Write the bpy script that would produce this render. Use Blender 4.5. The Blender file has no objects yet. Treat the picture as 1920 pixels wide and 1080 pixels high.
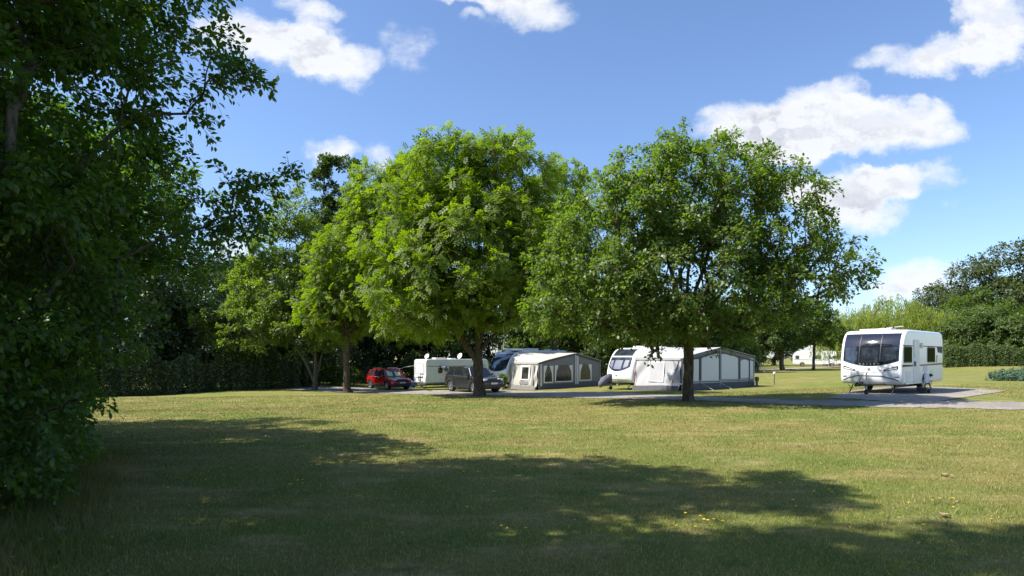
import bpy, bmesh, math, random
import numpy as np
from mathutils import Vector, Matrix

SC = bpy.context.scene
COL = SC.collection
F = 1150.0          # focal length in photo pixels (1920 wide)
HY = 670.0          # horizon row
EYE = 1.7

# ------------------------------------------------------------------ camera
cam = bpy.data.cameras.new('camera'); camo = bpy.data.objects.new('camera', cam); COL.objects.link(camo)
camo.location = (0, 0, EYE); camo.rotation_euler = (math.radians(90), 0, 0)
cam.sensor_width = 36; cam.lens = F/1920*36; cam.shift_y = (HY-540)/1920
cam.clip_start = 0.1; cam.clip_end = 5000
SC.camera = camo

# ------------------------------------------------------------------ light
SUN_EL = math.radians(51); SUN_DX, SUN_DY = -1.0, -0.25      # horizontal direction towards the sun
_n = math.hypot(SUN_DX, SUN_DY)
sdir = Vector((SUN_DX/_n*math.cos(SUN_EL), SUN_DY/_n*math.cos(SUN_EL), math.sin(SUN_EL)))
sl = bpy.data.lights.new('sun', 'SUN'); sl.energy = 4.2; sl.angle = math.radians(0.55); sl.color = (1.0, .95, .86)
so = bpy.data.objects.new('sun', sl); COL.objects.link(so)
so.rotation_euler = sdir.to_track_quat('Z', 'Y').to_euler(); so.location = (-30, 0, 60)
SC.view_settings.view_transform = 'Standard'; SC.view_settings.look = 'None'
SC.view_settings.exposure = 1.08; SC.view_settings.gamma = 1.0
SC.cycles.max_bounces = 7; SC.cycles.diffuse_bounces = 3; SC.cycles.glossy_bounces = 3
SC.cycles.transmission_bounces = 5; SC.cycles.transparent_max_bounces = 6
SC.cycles.caustics_reflective = False; SC.cycles.caustics_refractive = False

# ------------------------------------------------------------------ world: sky + clouds
class NT:
    def __init__(s, nt): s.nt = nt
    def n(s, typ, **kw):
        nd = s.nt.nodes.new(typ)
        for k, v in kw.items(): setattr(nd, k, v)
        return nd
    def put(s, nd, i, v):
        if v is None: return
        if isinstance(v, bpy.types.NodeSocket): s.nt.links.new(v, nd.inputs[i])
        else: nd.inputs[i].default_value = v
    def m(s, op, a, b=None, c=None, clamp=False):
        nd = s.n('ShaderNodeMath', operation=op, use_clamp=clamp)
        s.put(nd, 0, a); s.put(nd, 1, b); s.put(nd, 2, c)
        return nd.outputs[0]
    def vm(s, op, a, b=None):
        nd = s.n('ShaderNodeVectorMath', operation=op); s.put(nd, 0, a); s.put(nd, 1, b)
        return nd.outputs['Value'] if op in ('LENGTH', 'DOT_PRODUCT') else nd.outputs[0]
    def noise(s, vec, scale, detail=4, rough=.55, out='Fac', dist=0.0):
        nd = s.n('ShaderNodeTexNoise'); s.put(nd, 'Vector', vec)
        nd.inputs['Scale'].default_value = scale; nd.inputs['Detail'].default_value = detail
        nd.inputs['Roughness'].default_value = rough; nd.inputs['Distortion'].default_value = dist
        return nd.outputs[out]
    def ramp(s, v, a, b, c0=0.0, c1=1.0):
        nd = s.n('ShaderNodeMapRange', interpolation_type='SMOOTHSTEP')
        s.put(nd, 0, v); nd.inputs[1].default_value = a; nd.inputs[2].default_value = b
        nd.inputs[3].default_value = c0; nd.inputs[4].default_value = c1
        return nd.outputs[0]
    def mix(s, fac, a, b, blend='MIX'):
        nd = s.n('ShaderNodeMix', data_type='RGBA', blend_type=blend)
        s.put(nd, 0, fac)
        for i, v in ((6, a), (7, b)):
            if isinstance(v, tuple) and len(v) == 3: v = (*v, 1)
            s.put(nd, i, v)
        return nd.outputs[2]

world = bpy.data.worlds.new('World'); SC.world = world; world.use_nodes = True
wt = NT(world.node_tree); world.node_tree.nodes.clear()
sky = wt.n('ShaderNodeTexSky', sky_type='NISHITA'); sky.sun_disc = False
sky.sun_elevation = SUN_EL; sky.sun_rotation = math.atan2(SUN_DX, SUN_DY)
sky.air_density = 1.0; sky.dust_density = .7; sky.ozone_density = 6.0; sky.altitude = 50
tc = wt.n('ShaderNodeTexCoord')
sep = wt.n('ShaderNodeSeparateXYZ'); wt.put(sep, 0, tc.outputs['Generated'])
den = wt.m('MAXIMUM', sep.outputs[1], 0.08)
u = wt.m('DIVIDE', sep.outputs[0], den); v = wt.m('DIVIDE', sep.outputs[2], den)
comb = wt.n('ShaderNodeCombineXYZ'); wt.put(comb, 0, u); wt.put(comb, 1, v)
uv = comb.outputs[0]
w1 = wt.noise(uv, 4.0, 8, .6, 'Color')
w1 = wt.vm('MULTIPLY', wt.vm('SUBTRACT', w1, (.5, .5, .5)), (.26, .16, 0))
uvw = wt.vm('ADD', uv, w1)
# centre px, centre py, half width, half height, weight
BLOBS = [(450, 62, 100, 50, 1.15), (560, 85, 85, 62, 1.15), (630, 115, 85, 62, 1.2), (600, 40, 75, 24, .6), (742, 90, 60, 46, .5),
         (590, 2, 85, 22, .8), (985, 16, 95, 46, 1.0), (880, 2, 120, 26, .95), (870, 50, 40, 12, .35),
         (1560, 205, 105, 75, 1.3), (1420, 245, 160, 66, 1.3), (1650, 240, 150, 55, 1.3), (1520, 262, 170, 42, .9),
         (1590, 352, 130, 46, 1.2), (1710, 345, 110, 36, 1.0), (1590, 398, 120, 40, 1.05), (1500, 345, 60, 36, .6),
         (1880, 40, 95, 62, 1.2), (1770, 115, 155, 36, 1.0), (1870, 115, 80, 50, .9), (1705, 505, 120, 40, .95), (1640, 530, 90, 26, .6),
         (1780, 398, 30, 13, .4), (590, 305, 50, 34, .9), (445, 472, 80, 48, .95), (690, 305, 50, 34, .6)]
acc = None
for (bx, by, rx, ry, wgt) in BLOBS:
    c = ((bx-960)/F, (HY-by)/F, 0); r = (F/rx/1.12, F/ry/1.12, 0)
    d = wt.vm('LENGTH', wt.vm('MULTIPLY', wt.vm('SUBTRACT', uvw, c), r))
    b = wt.m('MULTIPLY', wt.m('SUBTRACT', 1.0, wt.m('MULTIPLY', d, d), clamp=True), wgt)
    acc = b if acc is None else wt.m('ADD', acc, b)
stretch = wt.vm('MULTIPLY', uv, (1.0, 1.5, 1))
nz = wt.noise(stretch, 8.0, 12, .64)
nz2 = wt.noise(wt.vm('ADD', stretch, (.014, -.03, 0)), 8.0, 6, .6)
acc = wt.m('MINIMUM', acc, 1.25)
dens = wt.m('ADD', acc, wt.m('MULTIPLY', wt.m('SUBTRACT', nz, .5), 2.7))
front = wt.m('GREATER_THAN', sep.outputs[1], 0.1)
gate = wt.ramp(acc, 0.0, 0.4)
alpha = wt.m('MULTIPLY', wt.m('MULTIPLY', wt.ramp(dens, .08, 1.2), gate), front)
# self shading: thick cloud turns grey on its underside, away from the sun
lit = wt.ramp(wt.m('SUBTRACT', nz, nz2), -.06, .04)
thick = wt.ramp(dens, .6, 1.7)
cc = wt.mix(wt.m('MULTIPLY', thick, wt.m('SUBTRACT', 1.0, wt.m('MULTIPLY', lit, .75))), (.86, .88, .92), (.52, .55, .64))
bg1 = wt.n('ShaderNodeBackground'); wt.put(bg1, 0, wt.mix(1.0, sky.outputs[0], (1.0, .975, .985), 'MULTIPLY')); bg1.inputs[1].default_value = 0.108
bg2 = wt.n('ShaderNodeBackground'); wt.put(bg2, 0, cc); bg2.inputs[1].default_value = 0.56
mx = wt.n('ShaderNodeMixShader'); wt.put(mx, 0, alpha); wt.put(mx, 1, bg1.outputs[0]); wt.put(mx, 2, bg2.outputs[0])
wo = wt.n('ShaderNodeOutputWorld'); wt.put(wo, 0, mx.outputs[0])

# ------------------------------------------------------------------ terrain
ANCH = np.array([(0,0,0),(0,5,0),(-6,8,0),(6,9,0),(-4,12,0),(0,15,-.03),(8,15,.03),(-12,16,-.1),(15.1,23.9,.24),(19,28,.22),
 (22,20,.15),(6.3,21.9,.17),(9.6,35,-.19),(15.3,39,-.13),(7,38,-.33),(-2.7,40,-.53),(-10,50,-.95),(-8,57,-1.17),(-1.64,31,-.25),
 (-12,45,-.84),(-14.5,45,-.8),(-28.5,42,-1.04),(-17.4,50,-.8),(-.5,43,-.5),(0,24,-.12),(-12,28,-.35),(-22,30,-.5),(31,38,.3),(30,50,.2),
 (65,85,.72),(35,80,.0),(41,84,.05),(55,111,.06),(80,60,.9),(22,60,.0),(0,100,-1.),(-60,60,-1.2),(-40,20,-.3),(0,300,-1),(150,150,1),
 (-150,100,-1),(150,0,.5),(-100,-50,0),(60,-50,0),(20,5,.05),(-15,2,0)], float)
def gz(x, y):
    x = np.asarray(x, float); y = np.asarray(y, float)
    d2 = (x[..., None]-ANCH[:, 0])**2+(y[..., None]-ANCH[:, 1])**2
    w = 1/(d2+6.0)**2
    return (w*ANCH[:, 2]).sum(-1)/w.sum(-1)
def g(x, y): return float(gz(x, y))
def PX(px, Y): return (px-960)/F*Y
def unproj(px, py):
    a = (px-960)/F; b = (HY-py)/F
    Y = EYE/max(-b, .004)
    lo, hi = 2.0, 400.0
    Ys = np.linspace(lo, hi, 6000)
    h = EYE+b*Ys-gz(a*Ys, Ys)
    i = int(np.argmax(h < 0)) if (h < 0).any() else len(Ys)-1
    return (a*Ys[i], float(Ys[i]))

# ------------------------------------------------------------------ object helpers
def tag(o, label=None, cat=None, group=None, kind=None):
    if label: o['label'] = label
    if cat: o['category'] = cat
    if group: o['group'] = group
    if kind: o['kind'] = kind
    return o
def empty(name, loc, rz=0.0, label=None, cat=None, group=None):
    o = bpy.data.objects.new(name, None); COL.objects.link(o)
    o.location = loc; o.rotation_euler = (0, 0, rz); o.empty_display_size = .3
    return tag(o, label, cat, group)
def link(name, me, mat, parent=None, smooth=False, bevel=0.0):
    o = bpy.data.objects.new(name, me); COL.objects.link(o)
    if mat: me.materials.append(mat)
    if parent: o.parent = parent
    if smooth: me.polygons.foreach_set('use_smooth', [True]*len(me.polygons))
    if bevel:
        md = o.modifiers.new('bevel', 'BEVEL'); md.width = bevel; md.segments = 2; md.limit_method = 'ANGLE'; md.angle_limit = .7
    return o
def copy_tree(o, parent=None):
    c = o.copy(); COL.objects.link(c)
    if parent: c.parent = parent
    for ch in [k for k in bpy.data.objects if k.parent == o]: copy_tree(ch, c)
    return c
def np_mesh(name, V, faces, k, attr=None):
    """V (n,3), faces (m,k)"""
    me = bpy.data.meshes.new(name)
    m = len(faces)
    me.vertices.add(len(V)); me.vertices.foreach_set('co', np.ascontiguousarray(V, np.float32).ravel())
    me.loops.add(m*k); me.loops.foreach_set('vertex_index', np.ascontiguousarray(faces, np.int32).ravel())
    me.polygons.add(m); me.polygons.foreach_set('loop_start', np.arange(0, m*k, k, dtype=np.int32))
    if attr is not None:
        a = me.attributes.new('tint', 'FLOAT', 'POINT'); a.data.foreach_set('value', np.ascontiguousarray(attr, np.float32))
    me.update(calc_edges=True)
    return me
class MB:
    def __init__(s): s.v = []; s.f = []
    def add(s, vs, fs):
        o = len(s.v); s.v += [tuple(p) for p in vs]; s.f += [tuple(i+o for i in f) for f in fs]; return s
    def box(s, x0, x1, y0, y1, z0, z1):
        return s.add([(x0,y0,z0),(x1,y0,z0),(x1,y1,z0),(x0,y1,z0),(x0,y0,z1),(x1,y0,z1),(x1,y1,z1),(x0,y1,z1)],
                     [(0,3,2,1),(4,5,6,7),(0,1,5,4),(1,2,6,5),(2,3,7,6),(3,0,4,7)])
    def tube(s, pts, r, n=8, cap=True):
        pts = [Vector(p) for p in pts]
        rs = r if isinstance(r, (list, tuple)) else [r]*len(pts)
        vs = []; fs = []; pt = None; a = None
        for i, p in enumerate(pts):
            t = (pts[min(i+1, len(pts)-1)]-pts[max(i-1, 0)]).normalized()
            if a is None: a = t.orthogonal().normalized()
            else: a = (a-t*a.dot(t)).normalized()
            b = t.cross(a)
            for j in range(n):
                q = 2*math.pi*j/n
                vs.append(p+(a*math.cos(q)+b*math.sin(q))*rs[i])
            if i:
                for j in range(n):
                    k = (j+1) % n
                    fs.append(((i-1)*n+j, (i-1)*n+k, i*n+k, i*n+j))
        if cap: fs.append(tuple(range(n-1, -1, -1))); fs.append(tuple(range((len(pts)-1)*n, len(pts)*n)))
        return s.add(vs, fs)
    def lathe_y(s, cx, cz, prof, n=24):
        """prof: list of (y, r) around the y axis at (cx,cz)"""
        vs = []; fs = []
        for (y, r) in prof:
            for j in range(n):
                q = 2*math.pi*j/n; vs.append((cx+r*math.cos(q), y, cz+r*math.sin(q)))
        for i in range(len(prof)-1):
            for j in range(n):
                k = (j+1) % n; fs.append((i*n+j, i*n+k, (i+1)*n+k, (i+1)*n+j))
        fs.append(tuple(range(n))); fs.append(tuple(range((len(prof)-1)*n, len(prof)*n))[::-1])
        return s.add(vs, fs)
    def lathe_z(s, cx, cy, prof, n=16):
        vs = []; fs = []
        for (z, r) in prof:
            for j in range(n):
                q = 2*math.pi*j/n; vs.append((cx+r*math.cos(q), cy+r*math.sin(q), z))
        for i in range(len(prof)-1):
            for j in range(n):
                k = (j+1) % n; fs.append((i*n+j, i*n+k, (i+1)*n+k, (i+1)*n+j))
        fs.append(tuple(range(n))[::-1]); fs.append(tuple(range((len(prof)-1)*n, len(prof)*n)))
        return s.add(vs, fs)
    def plate_xz(s, pts, y0, y1):
        """prism from an (x,z) polygon between y0 and y1"""
        n = len(pts)
        vs = [(x, y0, z) for x, z in pts]+[(x, y1, z) for x, z in pts]
        fs = [tuple(range(n)), tuple(range(n, 2*n))[::-1]]+[(i, i+n, (i+1) % n+n, (i+1) % n) for i in range(n)]
        return s.add(vs, fs)
    def grid(s, P):
        """P: rows of points"""
        r = len(P); c = len(P[0]); vs = [p for row in P for p in row]
        return s.add(vs, [(i*c+j, i*c+j+1, (i+1)*c+j+1, (i+1)*c+j) for i in range(r-1) for j in range(c-1)])
    def build(s, name, mat, parent=None, smooth=False, bevel=0.0, label=None):
        me = bpy.data.meshes.new(name); me.from_pydata(s.v, [], s.f)
        bm = bmesh.new(); bm.from_mesh(me); bmesh.ops.recalc_face_normals(bm, faces=bm.faces); bm.to_mesh(me); bm.free()
        o = link(name, me, mat, parent, smooth, bevel)
        if label: o['label'] = label
        return o
def rrect(x0, x1, z0, z1, r, n=4):
    pts = []
    for cx, cz, a in ((x1-r, z1-r, 0), (x0+r, z1-r, 90), (x0+r, z0+r, 180), (x1-r, z0+r, 270)):
        for i in range(n+1):
            q = math.radians(a+90*i/n); pts.append((cx+r*math.cos(q), cz+r*math.sin(q)))
    return pts

# ------------------------------------------------------------------ materials
def mat(name, col, rough=.6, metal=0.0, spec=.5, bump=0.0, bscale=40, var=0.0, vscale=6, coat=0.0):
    m = bpy.data.materials.new(name); m.use_nodes = True; nt = NT(m.node_tree)
    p = m.node_tree.nodes['Principled BSDF']
    p.inputs['Roughness'].default_value = rough; p.inputs['Metallic'].default_value = metal
    p.inputs['Specular IOR Level'].default_value = spec; p.inputs['Coat Weight'].default_value = coat
    p.inputs['Coat Roughness'].default_value = .05
    t = nt.n('ShaderNodeTexCoord')
    if var:
        nz = nt.noise(t.outputs['Object'], vscale, 5, .6)
        c2 = tuple(c*(1-var) for c in col)
        nt.put(p, 'Base Color', nt.mix(nt.ramp(nz, .35, .65), (*col, 1), (*c2, 1)))
    else: p.inputs['Base Color'].default_value = (*col, 1)
    if bump:
        b = nt.n('ShaderNodeBump'); b.inputs['Strength'].default_value = bump; b.inputs['Distance'].default_value = .02
        nt.put(b, 'Height', nt.noise(t.outputs['Object'], bscale, 6, .6)); nt.put(p, 'Normal', b.outputs[0])
    return m
def leaf_mat(name, c_dark, c_light, c_alt=None, transl=.4, rough=.5, spec=.35, tcol=None):
    m = bpy.data.materials.new(name); m.use_nodes = True; nt = NT(m.node_tree); T = m.node_tree
    p = T.nodes['Principled BSDF']; out = T.nodes['Material Output']
    a = nt.n('ShaderNodeAttribute', attribute_name='tint')
    col = nt.mix(a.outputs['Fac'], c_dark, c_light)
    geo = nt.n('ShaderNodeNewGeometry')
    big = nt.ramp(nt.noise(geo.outputs['Position'], .45, 3, .6), .35, .65)
    if c_alt: col = nt.mix(nt.m('MULTIPLY', big, .7), col, c_alt)
    hsv = nt.n('ShaderNodeHueSaturation'); hsv.inputs['Value'].default_value = .82; nt.put(hsv, 'Color', col)
    back = nt.mix(geo.outputs['Backfacing'], col, nt.mix(.2, hsv.outputs[0], (.16, .2, .12)))
    nt.put(p, 'Base Color', back)
    p.inputs['Roughness'].default_value = rough; p.inputs['Specular IOR Level'].default_value = spec
    tr = nt.n('ShaderNodeBsdfTranslucent')
    tc_ = nt.mix(1.0, col, tcol or (1.5, 1.7, .35), 'MULTIPLY'); nt.put(tr, 0, tc_)
    ms = nt.n('ShaderNodeMixShader'); ms.inputs[0].default_value = transl
    T.links.new(p.outputs[0], ms.inputs[1]); T.links.new(tr.outputs[0], ms.inputs[2]); T.links.new(ms.outputs[0], out.inputs[0])
    return m
def bark_mat(name, c1, c2, moss=.3):
    m = bpy.data.materials.new(name); m.use_nodes = True; nt = NT(m.node_tree)
    p = m.node_tree.nodes['Principled BSDF']; t = nt.n('ShaderNodeTexCoord')
    st = nt.vm('MULTIPLY', t.outputs['Object'], (9, 9, 2.2))
    n1 = nt.noise(st, 1.6, 7, .7); n2 = nt.noise(t.outputs['Object'], 1.3, 4, .6)
    col = nt.mix(nt.ramp(n1, .35, .7), c1, c2)
    col = nt.mix(nt.m('MULTIPLY', nt.ramp(n2, .5, .68), moss), col, (.07, .085, .03))
    nt.put(p, 'Base Color', col); p.inputs['Roughness'].default_value = .9; p.inputs['Specular IOR Level'].default_value = .2
    b = nt.n('ShaderNodeBump'); b.inputs['Strength'].default_value = .9; b.inputs['Distance'].default_value = .04
    nt.put(b, 'Height', n1); nt.put(p, 'Normal', b.outputs[0])
    return m

def lawn_color(nt, blade=False):
    geo = nt.n('ShaderNodeNewGeometry'); pos = geo.outputs['Position']
    flat = nt.vm('MULTIPLY', pos, (1, 1, 0))
    st = nt.vm('MULTIPLY', flat, (.55, 1.25, 1))
    n1 = nt.noise(st, .30, 5, .62); n2 = nt.noise(st, 1.15, 6, .65); n3 = nt.noise(flat, 14.0, 4, .7)
    n4 = nt.noise(nt.vm('ADD', st, (31, 7, 0)), .8, 4, .6)
    green = (.142, .180, .034); lush = (.098, .152, .030); straw = (.43, .32, .155); olive = (.22, .198, .060)
    c = nt.mix(nt.ramp(n1, .36, .62), green, olive)
    c = nt.mix(nt.m('MULTIPLY', nt.ramp(n2, .49, .72), .65), c, straw)
    c = nt.mix(nt.m('MULTIPLY', nt.ramp(n4, .56, .68), .7), c, lush)
    # bare trodden soil round the trunks
    for (tx, ty, tr) in ((PX(1291, 21.6), 21.6, 1.1), (PX(899, 31), 31, 1.3), (PX(652, 44), 44, 1.4), (PX(590, 47), 47, 1.4)):
        d = nt.vm('LENGTH', nt.vm('SUBTRACT', flat, (tx, ty, 0)))
        d = nt.m('ADD', d, nt.m('MULTIPLY', nt.m('SUBTRACT', n3, .5), 1.4))
        c = nt.mix(nt.ramp(d, tr*.35, tr, .85, 0.0), c, (.135, .095, .06))
    if blade:
        a = nt.n('ShaderNodeAttribute', attribute_name='tint')
        c = nt.mix(nt.ramp(a.outputs['Fac'], .62, .95), c, (.38, .31, .13))
        h = nt.n('ShaderNodeHueSaturation'); nt.put(h, 'Color', c)
        nt.put(h, 'Value', nt.m('MULTIPLY_ADD', a.outputs['Fac'], .5, .85)); c = h.outputs[0]
    else:
        c = nt.mix(nt.m('MULTIPLY', nt.ramp(n3, .4, .7), .5), c, (.085, .085, .030))
    return c
M = {}
def mk_lawn():
    m = bpy.data.materials.new('lawn'); m.use_nodes = True; nt = NT(m.node_tree); p = m.node_tree.nodes['Principled BSDF']
    nt.put(p, 'Base Color', lawn_color(nt)); p.inputs['Roughness'].default_value = .95; p.inputs['Specular IOR Level'].default_value = .1
    geo = nt.n('ShaderNodeNewGeometry')
    b = nt.n('ShaderNodeBump'); b.inputs['Strength'].default_value = .8; b.inputs['Distance'].default_value = .05
    nt.put(b, 'Height', nt.noise(geo.outputs['Position'], 9, 8, .75)); nt.put(p, 'Normal', b.outputs[0])
    M['lawn'] = m
    m = bpy.data.materials.new('grass_blade'); m.use_nodes = True; nt = NT(m.node_tree); T = m.node_tree; p = T.nodes['Principled BSDF']
    c = lawn_color(nt, True); nt.put(p, 'Base Color', c); p.inputs['Roughness'].default_value = .7; p.inputs['Specular IOR Level'].default_value = .2
    tr = nt.n('ShaderNodeBsdfTranslucent'); nt.put(tr, 0, c)
    ms = nt.n('ShaderNodeMixShader'); ms.inputs[0].default_value = .3
    T.links.new(p.outputs[0], ms.inputs[1]); T.links.new(tr.outputs[0], ms.inputs[2]); T.links.new(ms.outputs[0], T.nodes['Material Output'].inputs[0])
    M['blade'] = m
    m = bpy.data.materials.new('gravel'); m.use_nodes = True; nt = NT(m.node_tree); p = m.node_tree.nodes['Principled BSDF']
    geo = nt.n('ShaderNodeNewGeometry'); pos = geo.outputs['Position']
    vo = nt.n('ShaderNodeTexVoronoi'); nt.put(vo, 'Vector', pos); vo.inputs['Scale'].default_value = 28
    c = nt.mix(nt.ramp(nt.noise(pos, .6, 5, .6), .35, .65), (.30, .245, .19), (.22, .185, .15))
    c = nt.mix(.45, c, vo.outputs['Color'], 'OVERLAY')
    c = nt.mix(nt.m('MULTIPLY', nt.ramp(nt.noise(pos, 1.7, 5, .7), .55, .7), .55), c, (.17, .15, .07))
    h = nt.n('ShaderNodeHueSaturation'); h.inputs['Saturation'].default_value = .75; nt.put(h, 'Color', c)
    nt.put(p, 'Base Color', h.outputs[0]); p.inputs['Roughness'].default_value = .95
    b = nt.n('ShaderNodeBump'); b.inputs['Strength'].default_value = .7; b.inputs['Distance'].default_value = .02
    nt.put(b, 'Height', vo.outputs['Distance']); nt.put(p, 'Normal', b.outputs[0]); M['gravel'] = m
mk_lawn()
M['white'] = mat('caravan_white_panel', (.76, .77, .78), .28, coat=.3, var=.05, vscale=1.2)
M['side'] = mat('caravan_side_panel', (.62, .65, .68), .4, var=.06, vscale=1.5)
M['cream'] = mat('cream_plastic', (.62, .58, .50), .5)
M['tinted'] = mat('tinted_glass', (.012, .014, .024), .06, spec=.8, coat=.6)
M['glass'] = mat('window_glass', (.035, .045, .06), .05, spec=.9, coat=.5, var=.6, vscale=2.5)
M['glass_green'] = mat('side_window_glass', (.040, .045, .012), .3, spec=0.0)
M['blind'] = mat('window_blind', (.17, .18, .23), .5)
M['black'] = mat('black_plastic', (.018, .018, .02), .5)
M['rubber'] = mat('tyre_rubber', (.02, .02, .021), .85, bump=.3)
M['dark_metal'] = mat('dark_metal', (.06, .06, .065), .5, metal=.5)
M['steel'] = mat('galvanised_steel', (.42, .43, .44), .45, metal=.8)
M['alloy'] = mat('alloy_wheel', (.48, .49, .5), .3, metal=.9)
M['stripe'] = mat('stripe_dark', (.05, .042, .04), .5, spec=.1)
M['bronze'] = mat('stripe_bronze', (.34, .17, .06), .5, spec=.15)
M['red_light'] = mat('red_lens', (.35, .015, .015), .2)
M['clear_light'] = mat('clear_lens', (.75, .77, .8), .1, spec=.8)
M['red_paint'] = mat('red_car_paint', (.42, .008, .012), .25, coat=1.0)
M['grey_paint'] = mat('grey_car_paint', (.016, .018, .016), .35, metal=.0, coat=1.0)
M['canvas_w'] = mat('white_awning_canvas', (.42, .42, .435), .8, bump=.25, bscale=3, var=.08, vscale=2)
M['canvas_cream'] = mat('cream_awning_canvas', (.44, .42, .375), .8, bump=.25, bscale=3, var=.07, vscale=2)
M['canvas_lg'] = mat('light_grey_canvas', (.62, .63, .65), .8, bump=.2, bscale=3)
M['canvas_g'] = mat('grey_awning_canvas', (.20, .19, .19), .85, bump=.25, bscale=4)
M['canvas_d'] = mat('dark_awning_canvas', (.085, .085, .095), .85, bump=.2, bscale=4)
M['curtain'] = mat('white_curtain', (.68, .67, .64), .9)
M['inside'] = mat('clear_vinyl_window', (.05, .05, .045), .12, spec=.7, var=.7, vscale=2.2)
M['cover'] = mat('purple_grey_cover', (.10, .10, .15), .8, bump=.4, bscale=5)
M['blue'] = mat('blue_plastic', (.01, .08, .55), .4)
M['wood'] = mat('weathered_wood', (.16, .11, .07), .9, bump=.4, bscale=20, var=.3)
M['yellow'] = mat('dandelion_yellow', (.85, .62, .02), .8)
M['stalk'] = mat('flower_stalk', (.12, .17, .04), .8)
M['dryleaf'] = mat('dry_leaf', (.34, .22, .13), .8)
M['stone'] = mat('pale_stone', (.42, .38, .33), .9, bump=.5, bscale=12, var=.3)
M['red_trim'] = mat('maroon_trim', (.22, .03, .04), .6)
M['sunshade'] = mat('sunshade_card', (.62, .66, .40), .7)

BK = bark_mat('brown_bark', (.045, .032, .022), (.155, .115, .078))
BK2 = bark_mat('grey_bark', (.05, .045, .035), (.17, .145, .11), .5)
L_ASH = leaf_mat('ash_leaf', (.100, .165, .012), (.250, .315, .022), (.135, .200, .016), .5)
L_MAPLE = leaf_mat('maple_leaf', (.080, .140, .016), (.200, .270, .040), (.105, .165, .024), .52, rough=.42, spec=.5)
L_CHERRY = leaf_mat('cherry_leaf', (.100, .155, .022), (.215, .275, .045), (.12, .175, .04), .5, rough=.42, spec=.5)
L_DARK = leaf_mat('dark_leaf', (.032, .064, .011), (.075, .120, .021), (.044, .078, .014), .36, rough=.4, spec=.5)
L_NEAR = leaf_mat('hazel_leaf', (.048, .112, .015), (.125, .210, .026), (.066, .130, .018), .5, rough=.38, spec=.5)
L_MID = leaf_mat('woodland_leaf', (.055, .100, .016), (.135, .190, .034), (.080, .120, .022), .42)
L_WILLOW = leaf_mat('willow_leaf', (.20, .25, .03), (.38, .42, .06), (.26, .30, .04), .45, rough=.6)
L_OAK = leaf_mat('oak_leaf', (.042, .068, .014), (.090, .120, .026), (.066, .082, .018), .3)
L_CLOVER = leaf_mat('clover_leaf', (.06, .12, .02), (.12, .19, .035), None, .3)
L_JUN = leaf_mat('juniper_leaf', (.05, .12, .07), (.10, .19, .11), None, .2, tcol=(.9, 1.3, .9))

# ------------------------------------------------------------------ ground and roads
def axis(a, b, step, far):
    core = np.arange(a, b+1e-6, step); up = []; x = b; s = step
    while x < far: s *= 1.25; x += s; up.append(x)
    dn = []; x = a; s = step
    while x > -far: s *= 1.25; x -= s; dn.append(x)
    return np.array(dn[::-1]+list(core)+up)
gx = axis(-45, 70, .5, 1500); gy = axis(-2, 60, .5, 2500)
XX, YY = np.meshgrid(gx, gy); ZZ = gz(XX, YY)
nx, ny = len(gx), len(gy)
ii = (np.arange(ny-1)[:, None]*nx+np.arange(nx-1)[None, :]).ravel()
go = link('lawn', np_mesh('lawn', np.stack([XX, YY, ZZ], -1).reshape(-1, 3), np.stack([ii, ii+1, ii+nx+1, ii+nx], -1), 4), M['lawn'], smooth=True)
tag(go, 'sunlit mown lawn with dry straw patches', 'lawn', kind='structure')

def ribbon(name, edges, z, label):
    """edges: (px, y_upper, y_lower) in photo rows; becomes a sheet lying on the ground"""
    xs = []; rows = []
    rnd = random.Random(4)
    E = []
    for i in range(len(edges)-1):
        a, b = edges[i], edges[i+1]
        n = max(1, int(abs(a[0]-b[0])/12))
        for k in range(n):
            t = k/n; E.append([a[j]+(b[j]-a[j])*t for j in range(3)])
    E.append(list(edges[-1]))
    for (px, yu, yl) in E:
        p0 = np.array(unproj(px, yu)); p1 = np.array(unproj(px, yl))
        p0 = p0+rnd.uniform(-.2, .2); p1 = p1+rnd.uniform(-.12, .12)
        row = []
        for k in range(9):
            q = p0+(p1-p0)*k/8; row.append((q[0], q[1], g(q[0], q[1])+z))
        rows.append(row)
    m = MB().grid(rows); o = m.build(name, M['gravel'], smooth=True)
    return tag(o, label, 'road', kind='structure')
ribbon('road', [(2300, 762, 782), (1990, 757, 772), (1920, 755, 769), (1800, 752, 767), (1700, 752, 764), (1600, 752, 762), (1480, 750.5, 759), (1380, 747, 754.5),
                (1300, 743.5, 751), (1200, 738.5, 748), (1100, 735, 747), (1000, 734, 744), (930, 732, 742), (850, 732, 741),
                (760, 731, 739), (690, 727, 737), (620, 725, 735), (560, 724, 731), (530, 724, 730)], .014, 'grey gravel road crossing the campsite')
ribbon('pitch', [(1885, 732.5, 733.5), (1860, 731, 738), (1820, 729, 744), (1780, 727, 750), (1740, 725, 755), (1690, 724, 755), (1640, 727, 752), (1600, 733, 748), (1580, 738, 748), (1563, 744, 748), (1550, 747, 748)],
       .020, 'grey gravel hardstanding under the caravan')
ribbon('track', [(1640, 686.5, 688.5), (1560, 687.8, 690), (1500, 689, 691.5), (1420, 693, 696)], .03, 'pale track across the far field')

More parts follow.
